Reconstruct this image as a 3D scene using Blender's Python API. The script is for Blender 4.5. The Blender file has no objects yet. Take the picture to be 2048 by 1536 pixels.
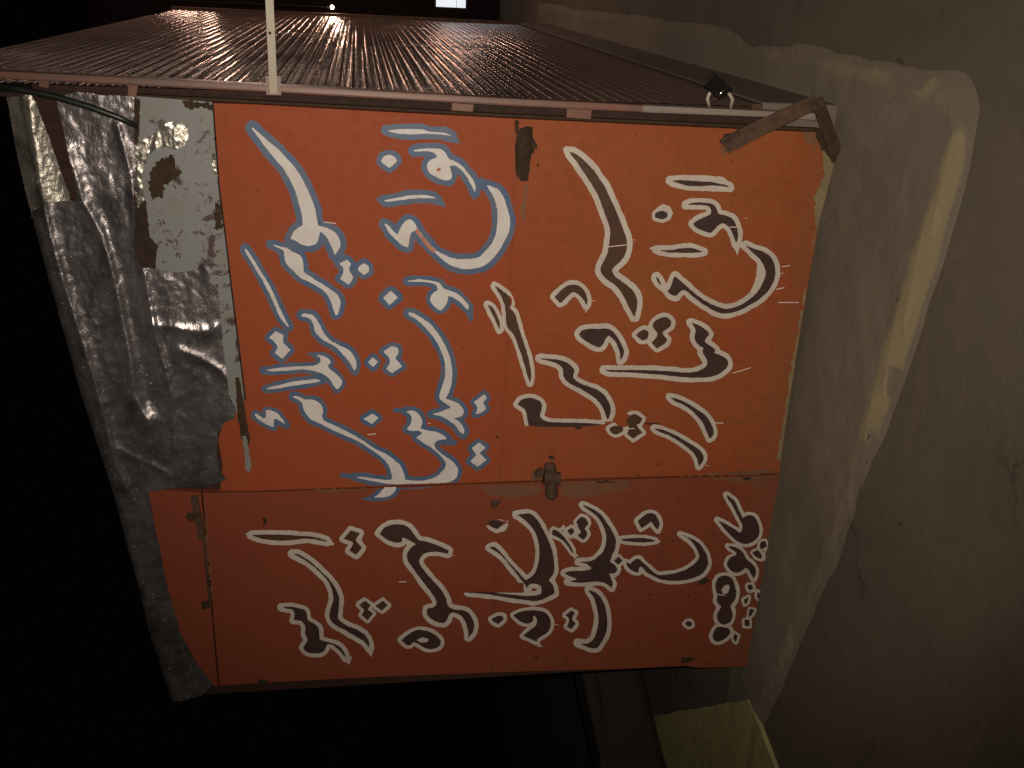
import bpy, bmesh, math, random
import numpy as np
from mathutils import Vector, Matrix, noise as mnoise
from mathutils.geometry import delaunay_2d_cdt

random.seed(7)
scene = bpy.context.scene
COL = scene.collection

# ------------------------------------------------------------------ camera
# world: kiosk front in the plane Y = 0, X to the right, Z up, ground Z = 0.
FPX = 1939.86; CX, CY = 1024.0, 768.0
M = np.array([[0.04700661, -0.14651312, -0.98809123],
              [-0.92137825, -0.38842338, 0.01376215],
              [-0.38581407, 0.90975886, -0.15325247]])   # rows: view right, view down, view forward
CAM = np.array([0.0, -2.4, 1.222])
cam_d = bpy.data.cameras.new("camera"); cam = bpy.data.objects.new("camera", cam_d); COL.objects.link(cam)
cam_d.sensor_width = 36.0; cam_d.lens = 36.0 * FPX / 2048.0; cam_d.clip_start = 0.02; cam_d.clip_end = 400
cam.matrix_world = Matrix(((M[0][0], -M[1][0], -M[2][0], CAM[0]),
                           (M[0][1], -M[1][1], -M[2][1], CAM[1]),
                           (M[0][2], -M[1][2], -M[2][2], CAM[2]), (0, 0, 0, 1)))
scene.camera = cam

# ------------------------------------------------------------------ world and lamps (night)
w = bpy.data.worlds.new("World"); scene.world = w; w.use_nodes = True
bg = w.node_tree.nodes["Background"]
bg.inputs[0].default_value = (0.55, 0.42, 0.36, 1); bg.inputs[1].default_value = 0.0013
scene.view_settings.view_transform = 'Standard'; scene.view_settings.look = 'None'
scene.view_settings.exposure = 0.0; scene.view_settings.gamma = 1.0

fl = bpy.data.lights.new("phone_flash", 'SPOT'); flo = bpy.data.objects.new("phone_flash", fl); COL.objects.link(flo)
fl.energy = 225; fl.color = (1.0, 0.86, 0.70); fl.shadow_soft_size = 0.012
fl.spot_size = math.radians(88); fl.spot_blend = 1.0
flo.location = (0.035, -2.40, 1.235)

# ------------------------------------------------------------------ survey: sight line -> point on a known plane
def ray(px, py):
    return M.T @ np.array([(px - CX) / FPX, (py - CY) / FPX, 1.0])
def P(px, py, y=0.0):                      # point of the plane Y = y
    v = ray(px, py); t = (y - CAM[1]) / v[1]; p = CAM + v * t
    return (float(p[0]), float(p[1]), float(p[2]))
def G(px, py, z=0.0):                      # point of the level plane Z = z
    v = ray(px, py); t = (z - CAM[2]) / v[2]; p = CAM + v * t
    return (float(p[0]), float(p[1]), float(p[2]))
aim = Vector(P(1070, 440)); flo.rotation_euler = (aim - flo.location).to_track_quat('-Z', 'Y').to_euler()

# ------------------------------------------------------------------ materials
def new_mat(name):
    m = bpy.data.materials.new(name); m.use_nodes = True
    return m, m.node_tree.nodes, m.node_tree.links, m.node_tree.nodes["Principled BSDF"]
def add_noise(nd, lk, scale, detail=6, rough=0.6, co=None, dist=0.0):
    n = nd.new('ShaderNodeTexNoise'); n.inputs['Scale'].default_value = scale
    n.inputs['Detail'].default_value = detail; n.inputs['Roughness'].default_value = rough
    n.inputs['Distortion'].default_value = dist
    if co is not None: lk.new(co, n.inputs['Vector'])
    return n
def ramp(nd, lk, fac, stops):
    r = nd.new('ShaderNodeValToRGB'); e = r.color_ramp.elements
    e[0].position, e[0].color = stops[0][0], (*stops[0][1], 1); e[1].position, e[1].color = stops[-1][0], (*stops[-1][1], 1)
    for p, c in stops[1:-1]:
        k = e.new(p); k.color = (*c, 1)
    lk.new(fac, r.inputs[0]); return r
def mix(nd, lk, fac, a, b):
    x = nd.new('ShaderNodeMix'); x.data_type = 'RGBA'
    if hasattr(fac, 'is_linked'): lk.new(fac, x.inputs[0])
    else: x.inputs[0].default_value = fac
    for s, v in ((6, a), (7, b)):
        if hasattr(v, 'is_linked'): lk.new(v, x.inputs[s])
        else: x.inputs[s].default_value = (*v, 1)
    return x.outputs[2]
def bump(nd, lk, h, strength, dist, bs, prev=None):
    b = nd.new('ShaderNodeBump'); b.inputs['Strength'].default_value = strength; b.inputs['Distance'].default_value = dist
    lk.new(h, b.inputs['Height'])
    if prev is not None: lk.new(prev.outputs[0], b.inputs['Normal'])
    lk.new(b.outputs[0], bs.inputs['Normal']); return b
def wpos(nd):
    return nd.new('ShaderNodeNewGeometry').outputs['Position']

def m_orange(name, base, red, dirt):
    m, nd, lk, bs = new_mat(name); co = wpos(nd)
    n1 = add_noise(nd, lk, 1.5, 3, .5, co); n2 = add_noise(nd, lk, 28, 8, .7, co); n3 = add_noise(nd, lk, 420, 2, .5, co)
    c = mix(nd, lk, ramp(nd, lk, n1.outputs[0], [(.36, (0, 0, 0)), (.64, (1, 1, 1))]).outputs[0], base, red)
    c = mix(nd, lk, ramp(nd, lk, n2.outputs[0], [(.50, (0, 0, 0)), (.85, (.45, .45, .45))]).outputs[0], c, dirt)
    n5 = add_noise(nd, lk, 5.5, 7, .68, co, .7)
    c = mix(nd, lk, ramp(nd, lk, n5.outputs[0], [(.50, (0, 0, 0)), (.72, (.42, .42, .42))]).outputs[0], c, tuple(k * .62 for k in base))
    n8 = add_noise(nd, lk, 60, 3, .7, co); n9 = add_noise(nd, lk, 210, 2, .6, co)
    c = mix(nd, lk, ramp(nd, lk, n8.outputs[0], [(.40, (0, 0, 0)), (.62, (.22, .22, .22))]).outputs[0], c, tuple(k * .55 for k in base))
    c = mix(nd, lk, ramp(nd, lk, n9.outputs[0], [(.45, (0, 0, 0)), (.66, (.16, .16, .16))]).outputs[0], c, (base[0] * 1.1, base[1] * 1.7, base[2] * 2.2))
    s0 = nd.new('ShaderNodeSeparateXYZ'); lk.new(co, s0.inputs[0])
    m0 = nd.new('ShaderNodeMath'); m0.operation = 'MULTIPLY_ADD'; m0.inputs[1].default_value = .03; lk.new(n2.outputs[0], m0.inputs[0]); lk.new(s0.outputs[2], m0.inputs[2])
    c = mix(nd, lk, ramp(nd, lk, m0.outputs[0], [(.846, (0, 0, 0)), (.853, (.55, .55, .55)), (.862, (0, 0, 0))]).outputs[0], c, tuple(k * .6 for k in base))
    c = mix(nd, lk, ramp(nd, lk, m0.outputs[0], [(.80, (0, 0, 0)), (.90, (.6, .6, .6))]).outputs[0], c, red)
    # grime along the worn lowest strip of the sheet and dust specks
    sx = nd.new('ShaderNodeSeparateXYZ'); lk.new(co, sx.inputs[0])
    ns = add_noise(nd, lk, 9, 8, .75, co)
    mm = nd.new('ShaderNodeMath'); mm.operation = 'MULTIPLY_ADD'; mm.inputs[1].default_value = -0.14; lk.new(ns.outputs[0], mm.inputs[0]); lk.new(sx.outputs[2], mm.inputs[2])
    gr = ramp(nd, lk, mm.outputs[0], [(0.0, (.15, .15, .15)), (.01, (0, 0, 0))])
    c = mix(nd, lk, gr.outputs[0], c, (.12, .085, .05))
    sp = add_noise(nd, lk, 75, 2, .5, co)
    c = mix(nd, lk, ramp(nd, lk, sp.outputs[0], [(.745, (0, 0, 0)), (.775, (.8, .8, .8))]).outputs[0], c, (.035, .02, .015))
    # faint dry-brush and dust scratches running across
    mp = nd.new('ShaderNodeMapping'); mp.inputs['Scale'].default_value = (90, 1, 4); mp.inputs['Rotation'].default_value = (0, .12, 0); lk.new(co, mp.inputs[0])
    sc = add_noise(nd, lk, 1.3, 5, .7, mp.outputs[0])
    c = mix(nd, lk, ramp(nd, lk, sc.outputs[0], [(.62, (0, 0, 0)), (.8, (.16, .16, .16))]).outputs[0], c, (.38, .25, .2))
    lk.new(c, bs.inputs['Base Color'])
    lk.new(ramp(nd, lk, n2.outputs[0], [(.3, (.55, .55, .55)), (.7, (.75, .75, .75))]).outputs[0], bs.inputs['Roughness'])
    bs.inputs['Specular IOR Level'].default_value = .2
    b0 = bump(nd, lk, n1.outputs[0], .5, .012, bs)
    b1 = bump(nd, lk, n3.outputs[0], .12, .0012, bs, b0); bump(nd, lk, n2.outputs[0], .25, .001, bs, b1)
    return m
M_ORANGE = m_orange('orange_enamel', (.25, .070, .021), (.255, .050, .019), (.12, .045, .027))
M_ORANGE2 = m_orange('darker_orange_enamel', (.195, .051, .023), (.185, .043, .021), (.13, .042, .025))

def m_paint(name, col, col2, under=None, amt=.2, rough=.5):
    m, nd, lk, bs = new_mat(name); co = wpos(nd)
    n1 = add_noise(nd, lk, 16, 6, .65, co); n2 = add_noise(nd, lk, 95, 5, .7, co)
    c = mix(nd, lk, ramp(nd, lk, n1.outputs[0], [(.38, (0, 0, 0)), (.62, (1, 1, 1))]).outputs[0], col, col2)
    if under:
        c = mix(nd, lk, ramp(nd, lk, n2.outputs[0], [(.56, (0, 0, 0)), (.78, (amt, amt, amt))]).outputs[0], c, under)
    lk.new(c, bs.inputs['Base Color']); bs.inputs['Roughness'].default_value = rough
    bs.inputs['Specular IOR Level'].default_value = .35
    bump(nd, lk, n2.outputs[0], .2, .0008, bs)
    return m
M_WHITE = m_paint('white_brush_paint', (.54, .53, .52), (.50, .46, .46), (.5, .3, .25), .35)
M_OUTW = m_paint('white_outline_paint', (.47, .44, .385), (.43, .37, .335), (.45, .2, .12), .55)
M_BLUE = m_paint('blue_outline_paint', (.055, .10, .19), (.085, .115, .17), (.3, .13, .08), .45)
M_BROWN = m_paint('dark_brown_paint', (.052, .028, .023), (.038, .022, .021), (.10, .035, .022), .5)
M_BROWN2 = m_paint('thin_brown_paint', (.070, .034, .020), (.054, .026, .017), (.2, .07, .03), .6)
M_TICK = m_paint('chalk_white', (.6, .5, .45), (.55, .45, .4))
M_RED = m_paint('red_chip', (.42, .10, .08), (.3, .08, .06))
M_PEEL = m_paint('peeled_pink', (.42, .17, .12), (.34, .12, .08), (.6, .5, .45), .7)

def m_rust(name, a, b, rough=.85, spec=.2):
    m, nd, lk, bs = new_mat(name); co = wpos(nd)
    n1 = add_noise(nd, lk, 38, 8, .7, co); n2 = add_noise(nd, lk, 190, 6, .7, co)
    c = mix(nd, lk, ramp(nd, lk, n1.outputs[0], [(.35, (0, 0, 0)), (.65, (1, 1, 1))]).outputs[0], a, b)
    lk.new(c, bs.inputs['Base Color']); bs.inputs['Roughness'].default_value = rough; bs.inputs['Specular IOR Level'].default_value = spec
    b1 = bump(nd, lk, n1.outputs[0], .6, .002, bs); bump(nd, lk, n2.outputs[0], .5, .0012, bs, b1)
    return m
M_RUST = m_rust('rusty_iron', (.042, .026, .018), (.085, .046, .028), .78, .25)
M_SCAR = m_rust('burnt_weld_scar', (.028, .018, .011), (.05, .030, .018))
M_DARK = m_rust('dark_grime_and_holes', (.022, .014, .012), (.04, .024, .018))
M_BODY = m_rust('dark_red_primer', (.026, .013, .010), (.045, .022, .017), .8)

def m_post():
    m, nd, lk, bs = new_mat('pinkish_primer'); co = wpos(nd)
    n1 = add_noise(nd, lk, 6, 7, .7, co); n2 = add_noise(nd, lk, 60, 6, .7, co)
    sx = nd.new('ShaderNodeSeparateXYZ'); lk.new(co, sx.inputs[0])
    c = mix(nd, lk, ramp(nd, lk, n1.outputs[0], [(.42, (0, 0, 0)), (.6, (1, 1, 1))]).outputs[0], (.125, .072, .060), (.165, .075, .055))
    # the foot of the post is repainted grey, upper part bare primer
    mm = nd.new('ShaderNodeMath'); mm.operation = 'MULTIPLY_ADD'; mm.inputs[1].default_value = .05
    lk.new(n2.outputs[0], mm.inputs[0]); lk.new(sx.outputs[2], mm.inputs[2])
    c = mix(nd, lk, ramp(nd, lk, mm.outputs[0], [(.548, (1, 1, 1)), (.556, (0, 0, 0))]).outputs[0], c, (.215, .18, .16))
    c = mix(nd, lk, ramp(nd, lk, n2.outputs[0], [(.6, (0, 0, 0)), (.72, (.6, .6, .6))]).outputs[0], c, (.06, .035, .03))
    lk.new(c, bs.inputs['Base Color']); bs.inputs['Roughness'].default_value = .42
    bump(nd, lk, n2.outputs[0], .35, .001, bs); return m
M_POST = m_post()

def m_foil(name, col, r0, r1):
    m, nd, lk, bs = new_mat(name); co = wpos(nd)
    n1 = add_noise(nd, lk, 11, 6, .62, co, .8); n2 = add_noise(nd, lk, 70, 7, .68, co, 1.2); n3 = add_noise(nd, lk, 260, 3, .6, co)
    v = nd.new('ShaderNodeTexVoronoi'); v.feature = 'DISTANCE_TO_EDGE'; v.inputs['Scale'].default_value = 34
    mp = nd.new('ShaderNodeMapping'); mp.inputs['Scale'].default_value = (1, 1, 2.4); lk.new(co, mp.inputs[0])
    dv = nd.new('ShaderNodeVectorMath'); dv.operation = 'MULTIPLY_ADD'; dv.inputs[1].default_value = (.05, .05, .05)
    lk.new(n1.outputs[1], dv.inputs[0]); lk.new(mp.outputs[0], dv.inputs[2]); lk.new(dv.outputs[0], v.inputs['Vector'])
    c = mix(nd, lk, ramp(nd, lk, n1.outputs[0], [(.36, (0, 0, 0)), (.66, (1, 1, 1))]).outputs[0], col, tuple(k * .3 for k in col))
    c = mix(nd, lk, ramp(nd, lk, n2.outputs[0], [(.6, (0, 0, 0)), (.85, (.7, .7, .7))]).outputs[0], c, (.06, .05, .045))
    lk.new(c, bs.inputs['Base Color']); bs.inputs['Metallic'].default_value = .82
    lk.new(ramp(nd, lk, n1.outputs[0], [(.3, (r0,) * 3), (.7, (r1,) * 3)]).outputs[0], bs.inputs['Roughness'])
    b0 = bump(nd, lk, v.outputs['Distance'], .16, .004, bs)
    b1 = bump(nd, lk, n2.outputs[0], .28, .0035, bs, b0); b2 = bump(nd, lk, n3.outputs[0], .22, .0012, bs, b1)
    gl = add_noise(nd, lk, 150, 2, .5, co)
    bump(nd, lk, ramp(nd, lk, gl.outputs[0], [(.66, (0, 0, 0)), (.74, (1, 1, 1))]).outputs[0], .7, .003, bs, b2)
    return m
M_FOIL = m_foil('aluminium_bitumen_foil', (.36, .335, .35), .24, .40)
M_FOIL2 = m_foil('clean_foil', (.58, .55, .49), .22, .38)

def m_plate():
    m, nd, lk, bs = new_mat('flaking_grey_paint'); co = wpos(nd)
    n1 = add_noise(nd, lk, 13, 9, .75, co, .6); n2 = add_noise(nd, lk, 42, 8, .72, co, .4); n3 = add_noise(nd, lk, 7, 3, .5, co)
    c = mix(nd, lk, n3.outputs[0], (.198, .206, .210), (.145, .152, .158))
    c = mix(nd, lk, ramp(nd, lk, n3.outputs[0], [(.5, (0, 0, 0)), (.68, (.6, .6, .6))]).outputs[0], c, (.18, .165, .12))
    h = ramp(nd, lk, n1.outputs[0], [(.565, (0, 0, 0)), (.59, (1, 1, 1))]); c = mix(nd, lk, h.outputs[0], c, (.05, .028, .024))
    h2 = ramp(nd, lk, n2.outputs[0], [(.61, (0, 0, 0)), (.635, (1, 1, 1))]); c = mix(nd, lk, h2.outputs[0], c, (.06, .032, .025))
    lk.new(c, bs.inputs['Base Color']); bs.inputs['Roughness'].default_value = .5
    inv = nd.new('ShaderNodeMath'); inv.operation = 'ADD'; lk.new(h.outputs[0], inv.inputs[0]); lk.new(h2.outputs[0], inv.inputs[1])
    b = bump(nd, lk, inv.outputs[0], -.5, .0012, bs); bump(nd, lk, n2.outputs[0], .25, .001, bs, b); return m
M_PLATE = m_plate()

def m_slat():
    m, nd, lk, bs = new_mat('glossy_shutter_paint'); co = wpos(nd)
    n1 = add_noise(nd, lk, 3, 6, .7, co)
    mp = nd.new('ShaderNodeMapping'); mp.inputs['Scale'].default_value = (60, 2.2, 60); lk.new(co, mp.inputs[0])
    n2 = add_noise(nd, lk, 1.5, 5, .6, mp.outputs[0])
    c = mix(nd, lk, n1.outputs[0], (.20, .135, .115), (.15, .105, .09)); lk.new(c, bs.inputs['Base Color'])
    bs.inputs['Metallic'].default_value = .3
    lk.new(ramp(nd, lk, n1.outputs[0], [(.3, (.16, .16, .16)), (.7, (.30, .30, .30))]).outputs[0], bs.inputs['Roughness'])
    return m
M_SLAT = m_slat()

def m_ground(name, a, b, c3, sc=1.0, stripe=None):
    m, nd, lk, bs = new_mat(name); co = wpos(nd)
    n1 = add_noise(nd, lk, 1.7 * sc, 5, .6, co, .5); n2 = add_noise(nd, lk, 11 * sc, 8, .72, co); n3 = add_noise(nd, lk, 160, 4, .7, co)
    c = mix(nd, lk, ramp(nd, lk, n1.outputs[0], [(.35, (0, 0, 0)), (.65, (1, 1, 1))]).outputs[0], a, b)
    c = mix(nd, lk, ramp(nd, lk, n2.outputs[0], [(.45, (0, 0, 0)), (.8, (.5, .5, .5))]).outputs[0], c, c3)
    c = mix(nd, lk, ramp(nd, lk, n2.outputs[0], [(.2, (.6, .6, .6)), (.36, (0, 0, 0))]).outputs[0], c, tuple(k * .5 for k in a))
    sp = add_noise(nd, lk, 14, 3, .5, co, 1.5)
    c = mix(nd, lk, ramp(nd, lk, sp.outputs[0], [(.72, (0, 0, 0)), (.75, (.7, .7, .7))]).outputs[0], c, tuple(k * .3 for k in a))
    n6 = add_noise(nd, lk, .75, 6, .66, co, 1.2)
    c = mix(nd, lk, ramp(nd, lk, n6.outputs[0], [(.44, (0, 0, 0)), (.60, (.55, .55, .55))]).outputs[0], c, (a[0] * .62, a[1] * .66, a[2] * .66))
    n7 = add_noise(nd, lk, 4.2, 9, .78, co, .9)
    c = mix(nd, lk, ramp(nd, lk, n7.outputs[0], [(.58, (0, 0, 0)), (.66, (.45, .45, .45))]).outputs[0], c, (a[0] * 1.25, a[1] * 1.22, a[2] * 1.1))
    vc = nd.new('ShaderNodeTexVoronoi'); vc.feature = 'DISTANCE_TO_EDGE'; vc.inputs['Scale'].default_value = 1.15
    va = nd.new('ShaderNodeVectorMath'); va.operation = 'MULTIPLY_ADD'; va.inputs[1].default_value = (.35, .35, .35); lk.new(n2.outputs[1], va.inputs[0]); lk.new(co, va.inputs[2]); lk.new(va.outputs[0], vc.inputs['Vector'])
    cr = ramp(nd, lk, vc.outputs['Distance'], [(.0, (.75, .75, .75)), (.010, (0, 0, 0))])
    cm = nd.new('ShaderNodeMath'); cm.operation = 'MULTIPLY'; lk.new(cr.outputs[0], cm.inputs[0]); lk.new(ramp(nd, lk, n1.outputs[0], [(.5, (0, 0, 0)), (.6, (1, 1, 1))]).outputs[0], cm.inputs[1])
    c = mix(nd, lk, cm.outputs[0], c, tuple(k * .25 for k in a))
    if stripe:
        at = nd.new('ShaderNodeAttribute'); at.attribute_name = 'worn'
        mm = nd.new('ShaderNodeMath'); mm.operation = 'MULTIPLY_ADD'; mm.inputs[1].default_value = .9
        nn = add_noise(nd, lk, 5, 9, .78, co); lk.new(nn.outputs[0], mm.inputs[0]); lk.new(at.outputs['Fac'], mm.inputs[2])
        c = mix(nd, lk, ramp(nd, lk, mm.outputs[0], [(.80, (0, 0, 0)), (1.30, (.8, .8, .8))]).outputs[0], c, stripe)
    lk.new(c, bs.inputs['Base Color']); bs.inputs['Roughness'].default_value = .88; bs.inputs['Specular IOR Level'].default_value = .2
    b0 = bump(nd, lk, n2.outputs[0], .42, .008, bs); bump(nd, lk, n3.outputs[0], .5, .0015, bs, b0); return m
M_SLAB = m_ground('smeared_cement', (.15, .125, .10), (.13, .11, .09), (.18, .15, .12))
M_SLABP = m_ground('cement_with_worn_cream_paint', (.185, .155, .120), (.155, .13, .108), (.21, .18, .14), 1.0, (.255, .215, .125))
M_PAVE = m_ground('dark_concrete', (.115, .097, .073), (.095, .08, .064), (.14, .117, .09))
M_YEL = m_paint('yellow_kerb_paint', (.36, .32, .13), (.27, .245, .12), (.12, .105, .085), .8, .85)
M_CREAM = m_paint('cream_enamel', (.30, .27, .20), (.26, .23, .18), (.2, .16, .12), .6, .4)
M_SMEAR = m_paint('cream_overspray', (.20, .165, .085), (.15, .12, .07), (.2, .12, .07), .7, .8)

def m_simple(name, col, metal=0, rough=.5, emit=None, es=0):
    m, nd, lk, bs = new_mat(name); co = wpos(nd)
    n = add_noise(nd, lk, 80, 5, .6, co)
    lk.new(mix(nd, lk, n.outputs[0], col, tuple(k * .7 for k in col)), bs.inputs['Base Color'])
    bs.inputs['Metallic'].default_value = metal; bs.inputs['Roughness'].default_value = rough
    if emit: bs.inputs['Emission Color'].default_value = (*emit, 1); bs.inputs['Emission Strength'].default_value = es
    bump(nd, lk, n.outputs[0], .1, .001, bs); return m
M_LOCK = m_simple('dark_chromed_lock', (.06, .06, .055), .9, .22)
M_RING = m_simple('pale_ring_paint', (.5, .43, .36), 0, .35)
M_CABLE = m_simple('black_cable', (.012, .016, .014), 0, .4)

# ------------------------------------------------------------------ object helpers
def link(name, me, mat, parent=None, smooth=False):
    o = bpy.data.objects.new(name, me); COL.objects.link(o)
    if mat and not me.materials: me.materials.append(mat)
    if smooth:
        for p in me.polygons: p.use_smooth = True
    if parent: o.parent = parent; o.matrix_parent_inverse = parent.matrix_world.inverted()
    return o
def empty(name, loc, label, cat, group=None):
    o = bpy.data.objects.new(name, None); COL.objects.link(o); o.location = loc; o.empty_display_size = .1
    o['label'] = label; o['category'] = cat
    if group: o['group'] = group
    o.matrix_world = Matrix.Translation(loc)
    return o
def tag(o, label, cat, group=None):
    o['label'] = label; o['category'] = cat
    if group: o['group'] = group
    return o
def from_bm(bm, name='mesh'):
    me = bpy.data.meshes.new(name); bm.normal_update(); bm.to_mesh(me); bm.free(); return me
def bm_box(bm, lo, hi, bevel=0.0):
    r = bmesh.ops.create_cube(bm, size=1.0)
    s = Vector(hi) - Vector(lo); c = (Vector(hi) + Vector(lo)) / 2
    for v in r['verts']: v.co = Vector((v.co.x * s.x, v.co.y * s.y, v.co.z * s.z)) + c
    if bevel > 0:
        es = list({e for v in r['verts'] for e in v.link_edges})
        bmesh.ops.bevel(bm, geom=es, offset=bevel, segments=2, profile=.5, affect='EDGES')
def bm_bar(bm, pts, wid, thk, nrm):           # flat bar along a polyline; wid across, thk along nrm
    nrm = Vector(nrm).normalized(); rings = []
    pts = [Vector(p) for p in pts]
    for i, p in enumerate(pts):
        a = pts[max(i - 1, 0)]; b = pts[min(i + 1, len(pts) - 1)]; d = (b - a).normalized()
        s = d.cross(nrm).normalized(); n = s.cross(d).normalized()
        wv = wid[i] if isinstance(wid, (list, tuple)) else wid
        rings.append([bm.verts.new(p + s * wv / 2 * u + n * thk / 2 * v) for u, v in ((-1, -1), (1, -1), (1, 1), (-1, 1))])
    for r, q in zip(rings, rings[1:]):
        for k in range(4): bm.faces.new((r[k], r[(k + 1) % 4], q[(k + 1) % 4], q[k]))
    bm.faces.new(rings[0][::-1]); bm.faces.new(rings[-1])
def bm_tube(bm, pts, r, seg=12, closed=False):
    pts = [Vector(p) for p in pts]; n = len(pts); rings = []
    for i, p in enumerate(pts):
        a = pts[(i - 1) % n] if closed else pts[max(i - 1, 0)]; b = pts[(i + 1) % n] if closed else pts[min(i + 1, n - 1)]
        d = (b - a).normalized(); u = d.orthogonal() if i == 0 else (rings_u - d * rings_u.dot(d)); u.normalize(); rings_u = u
        v = d.cross(u); rr = r[i] if isinstance(r, (list, tuple)) else r
        rings.append([bm.verts.new(p + (u * math.cos(t) + v * math.sin(t)) * rr) for t in [2 * math.pi * k / seg for k in range(seg)]])
    pairs = list(zip(rings, rings[1:])) + ([(rings[-1], rings[0])] if closed else [])
    for A, B in pairs:
        for k in range(seg): bm.faces.new((A[k], A[(k + 1) % seg], B[(k + 1) % seg], B[k]))
    if not closed: bm.faces.new(rings[0][::-1]); bm.faces.new(rings[-1])

# ---- signed distance to polygons, contouring, filling
def sdf(poly, gx, gy):
    p = np.array(poly, float); q = np.roll(p, -1, 0)
    d2 = np.full(gx.shape, 1e18); ins = np.zeros(gx.shape, bool)
    for (ax, ay), (bx, by) in zip(p, q):
        ex, ey = bx - ax, by - ay; L = ex * ex + ey * ey + 1e-12
        t = np.clip(((gx - ax) * ex + (gy - ay) * ey) / L, 0, 1)
        d2 = np.minimum(d2, (gx - ax - t * ex) ** 2 + (gy - ay - t * ey) ** 2)
        c = ((ay > gy) != (by > gy)); xi = ax + (gy - ay) * ex / (ey if abs(ey) > 1e-9 else 1e-9)
        ins ^= c & (gx < xi)
    d = np.sqrt(d2); return np.where(ins, -d, d)
def vnoise(gx, gy, cell, seed):
    rs = np.random.RandomState(seed); T = rs.uniform(-1, 1, (64, 64))
    x = gx / cell; y = gy / cell; xi = np.floor(x).astype(int); yi = np.floor(y).astype(int)
    fx = x - xi; fy = y - yi; fx = fx * fx * (3 - 2 * fx); fy = fy * fy * (3 - 2 * fy)
    a = T[yi % 64, xi % 64]; b = T[yi % 64, (xi + 1) % 64]; c = T[(yi + 1) % 64, xi % 64]; d = T[(yi + 1) % 64, (xi + 1) % 64]
    return (a * (1 - fx) + b * fx) * (1 - fy) + (c * (1 - fx) + d * fx) * fy
def blur(a, k=1):
    for _ in range(k):
        b = np.pad(a, 1, mode='edge'); a = (b[:-2, 1:-1] + b[2:, 1:-1] + b[1:-1, :-2] + b[1:-1, 2:] + 2 * a) / 6
    return a
def contours(F, x0, y0, st):                  # loops where F crosses 0 (inside = negative)
    H, W = F.shape; seg = {}
    S = F < 0
    code = S[:-1, :-1] * 1 + S[:-1, 1:] * 2 + S[1:, 1:] * 4 + S[1:, :-1] * 8
    def pt(e):
        k, i, j = e
        if k == 0: a, b = F[i, j], F[i, j + 1]; t = a / (a - b); return (x0 + (j + t) * st, y0 + i * st)
        a, b = F[i, j], F[i + 1, j]; t = a / (a - b); return (x0 + j * st, y0 + (i + t) * st)
    tab = {1: [(3, 0)], 2: [(0, 1)], 3: [(3, 1)], 4: [(1, 2)], 5: [(3, 2), (1, 0)], 6: [(0, 2)], 7: [(3, 2)],
           8: [(2, 3)], 9: [(2, 0)], 10: [(0, 3), (2, 1)], 11: [(2, 1)], 12: [(1, 3)], 13: [(1, 0)], 14: [(0, 3)]}
    for i, j in zip(*np.nonzero((code > 0) & (code < 15))):
        E = [(0, i, j), (1, i, j + 1), (0, i + 1, j), (1, i, j)]
        for a, b in tab[int(code[i, j])]: seg[E[a]] = E[b]
    loops = []
    while seg:
        s, nx = seg.popitem(); L = [s]
        while nx != s and nx in seg:
            L.append(nx); nx = seg.pop(nx)
        if len(L) > 7: loops.append([pt(e) for e in L])
    return loops
def simplify(L, tol):
    L = np.array(L); n = len(L)
    if n < 8: return L.tolist()
    keep = np.zeros(n, bool); i0 = 0; i1 = int(np.argmax(((L - L[0]) ** 2).sum(1)))
    keep[[i0, i1]] = True; st = [(i0, i1), (i1, n)]
    while st:
        a, b = st.pop(); A = L[a]; B = L[b % n]
        if b - a < 2: continue
        q = L[a + 1:b]; e = B - A; l = math.hypot(*e) + 1e-9
        d = np.abs((q[:, 0] - A[0]) * e[1] - (q[:, 1] - A[1]) * e[0]) / l
        k = int(np.argmax(d))
        if d[k] > tol: keep[a + 1 + k] = True; st += [(a, a + 1 + k), (a + 1 + k, b)]
    return L[keep].tolist()
def fill_loops(loops, to3, name):
    cu = bpy.data.curves.new('tmp', 'CURVE'); cu.dimensions = '2D'; cu.fill_mode = 'BOTH'
    ox, oy = loops[0][0]
    for L in loops:
        s = cu.splines.new('POLY'); s.points.add(len(L) - 1); s.use_cyclic_u = True
        for p, (x, y) in zip(s.points, L): p.co = ((x - ox) * .01, (y - oy) * .01, 0, 1)
    o = bpy.data.objects.new('tmp', cu); COL.objects.link(o)
    me = bpy.data.meshes.new_from_object(o.evaluated_get(bpy.context.evaluated_depsgraph_get()))
    bpy.data.objects.remove(o); bpy.data.curves.remove(cu)
    for v in me.vertices: v.co = to3(v.co.x * 100 + ox, v.co.y * 100 + oy)
    me.name = name; me.materials.clear(); me.update()
    # all faces look towards the camera side (-Y)
    bm = bmesh.new(); bm.from_mesh(me); bmesh.ops.remove_doubles(bm, verts=bm.verts, dist=1e-6)
    for f in bm.faces:
        f.normal_update()
        if f.normal.y > 0: f.normal_flip()
    bm.to_mesh(me); bm.free()
    return me
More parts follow.
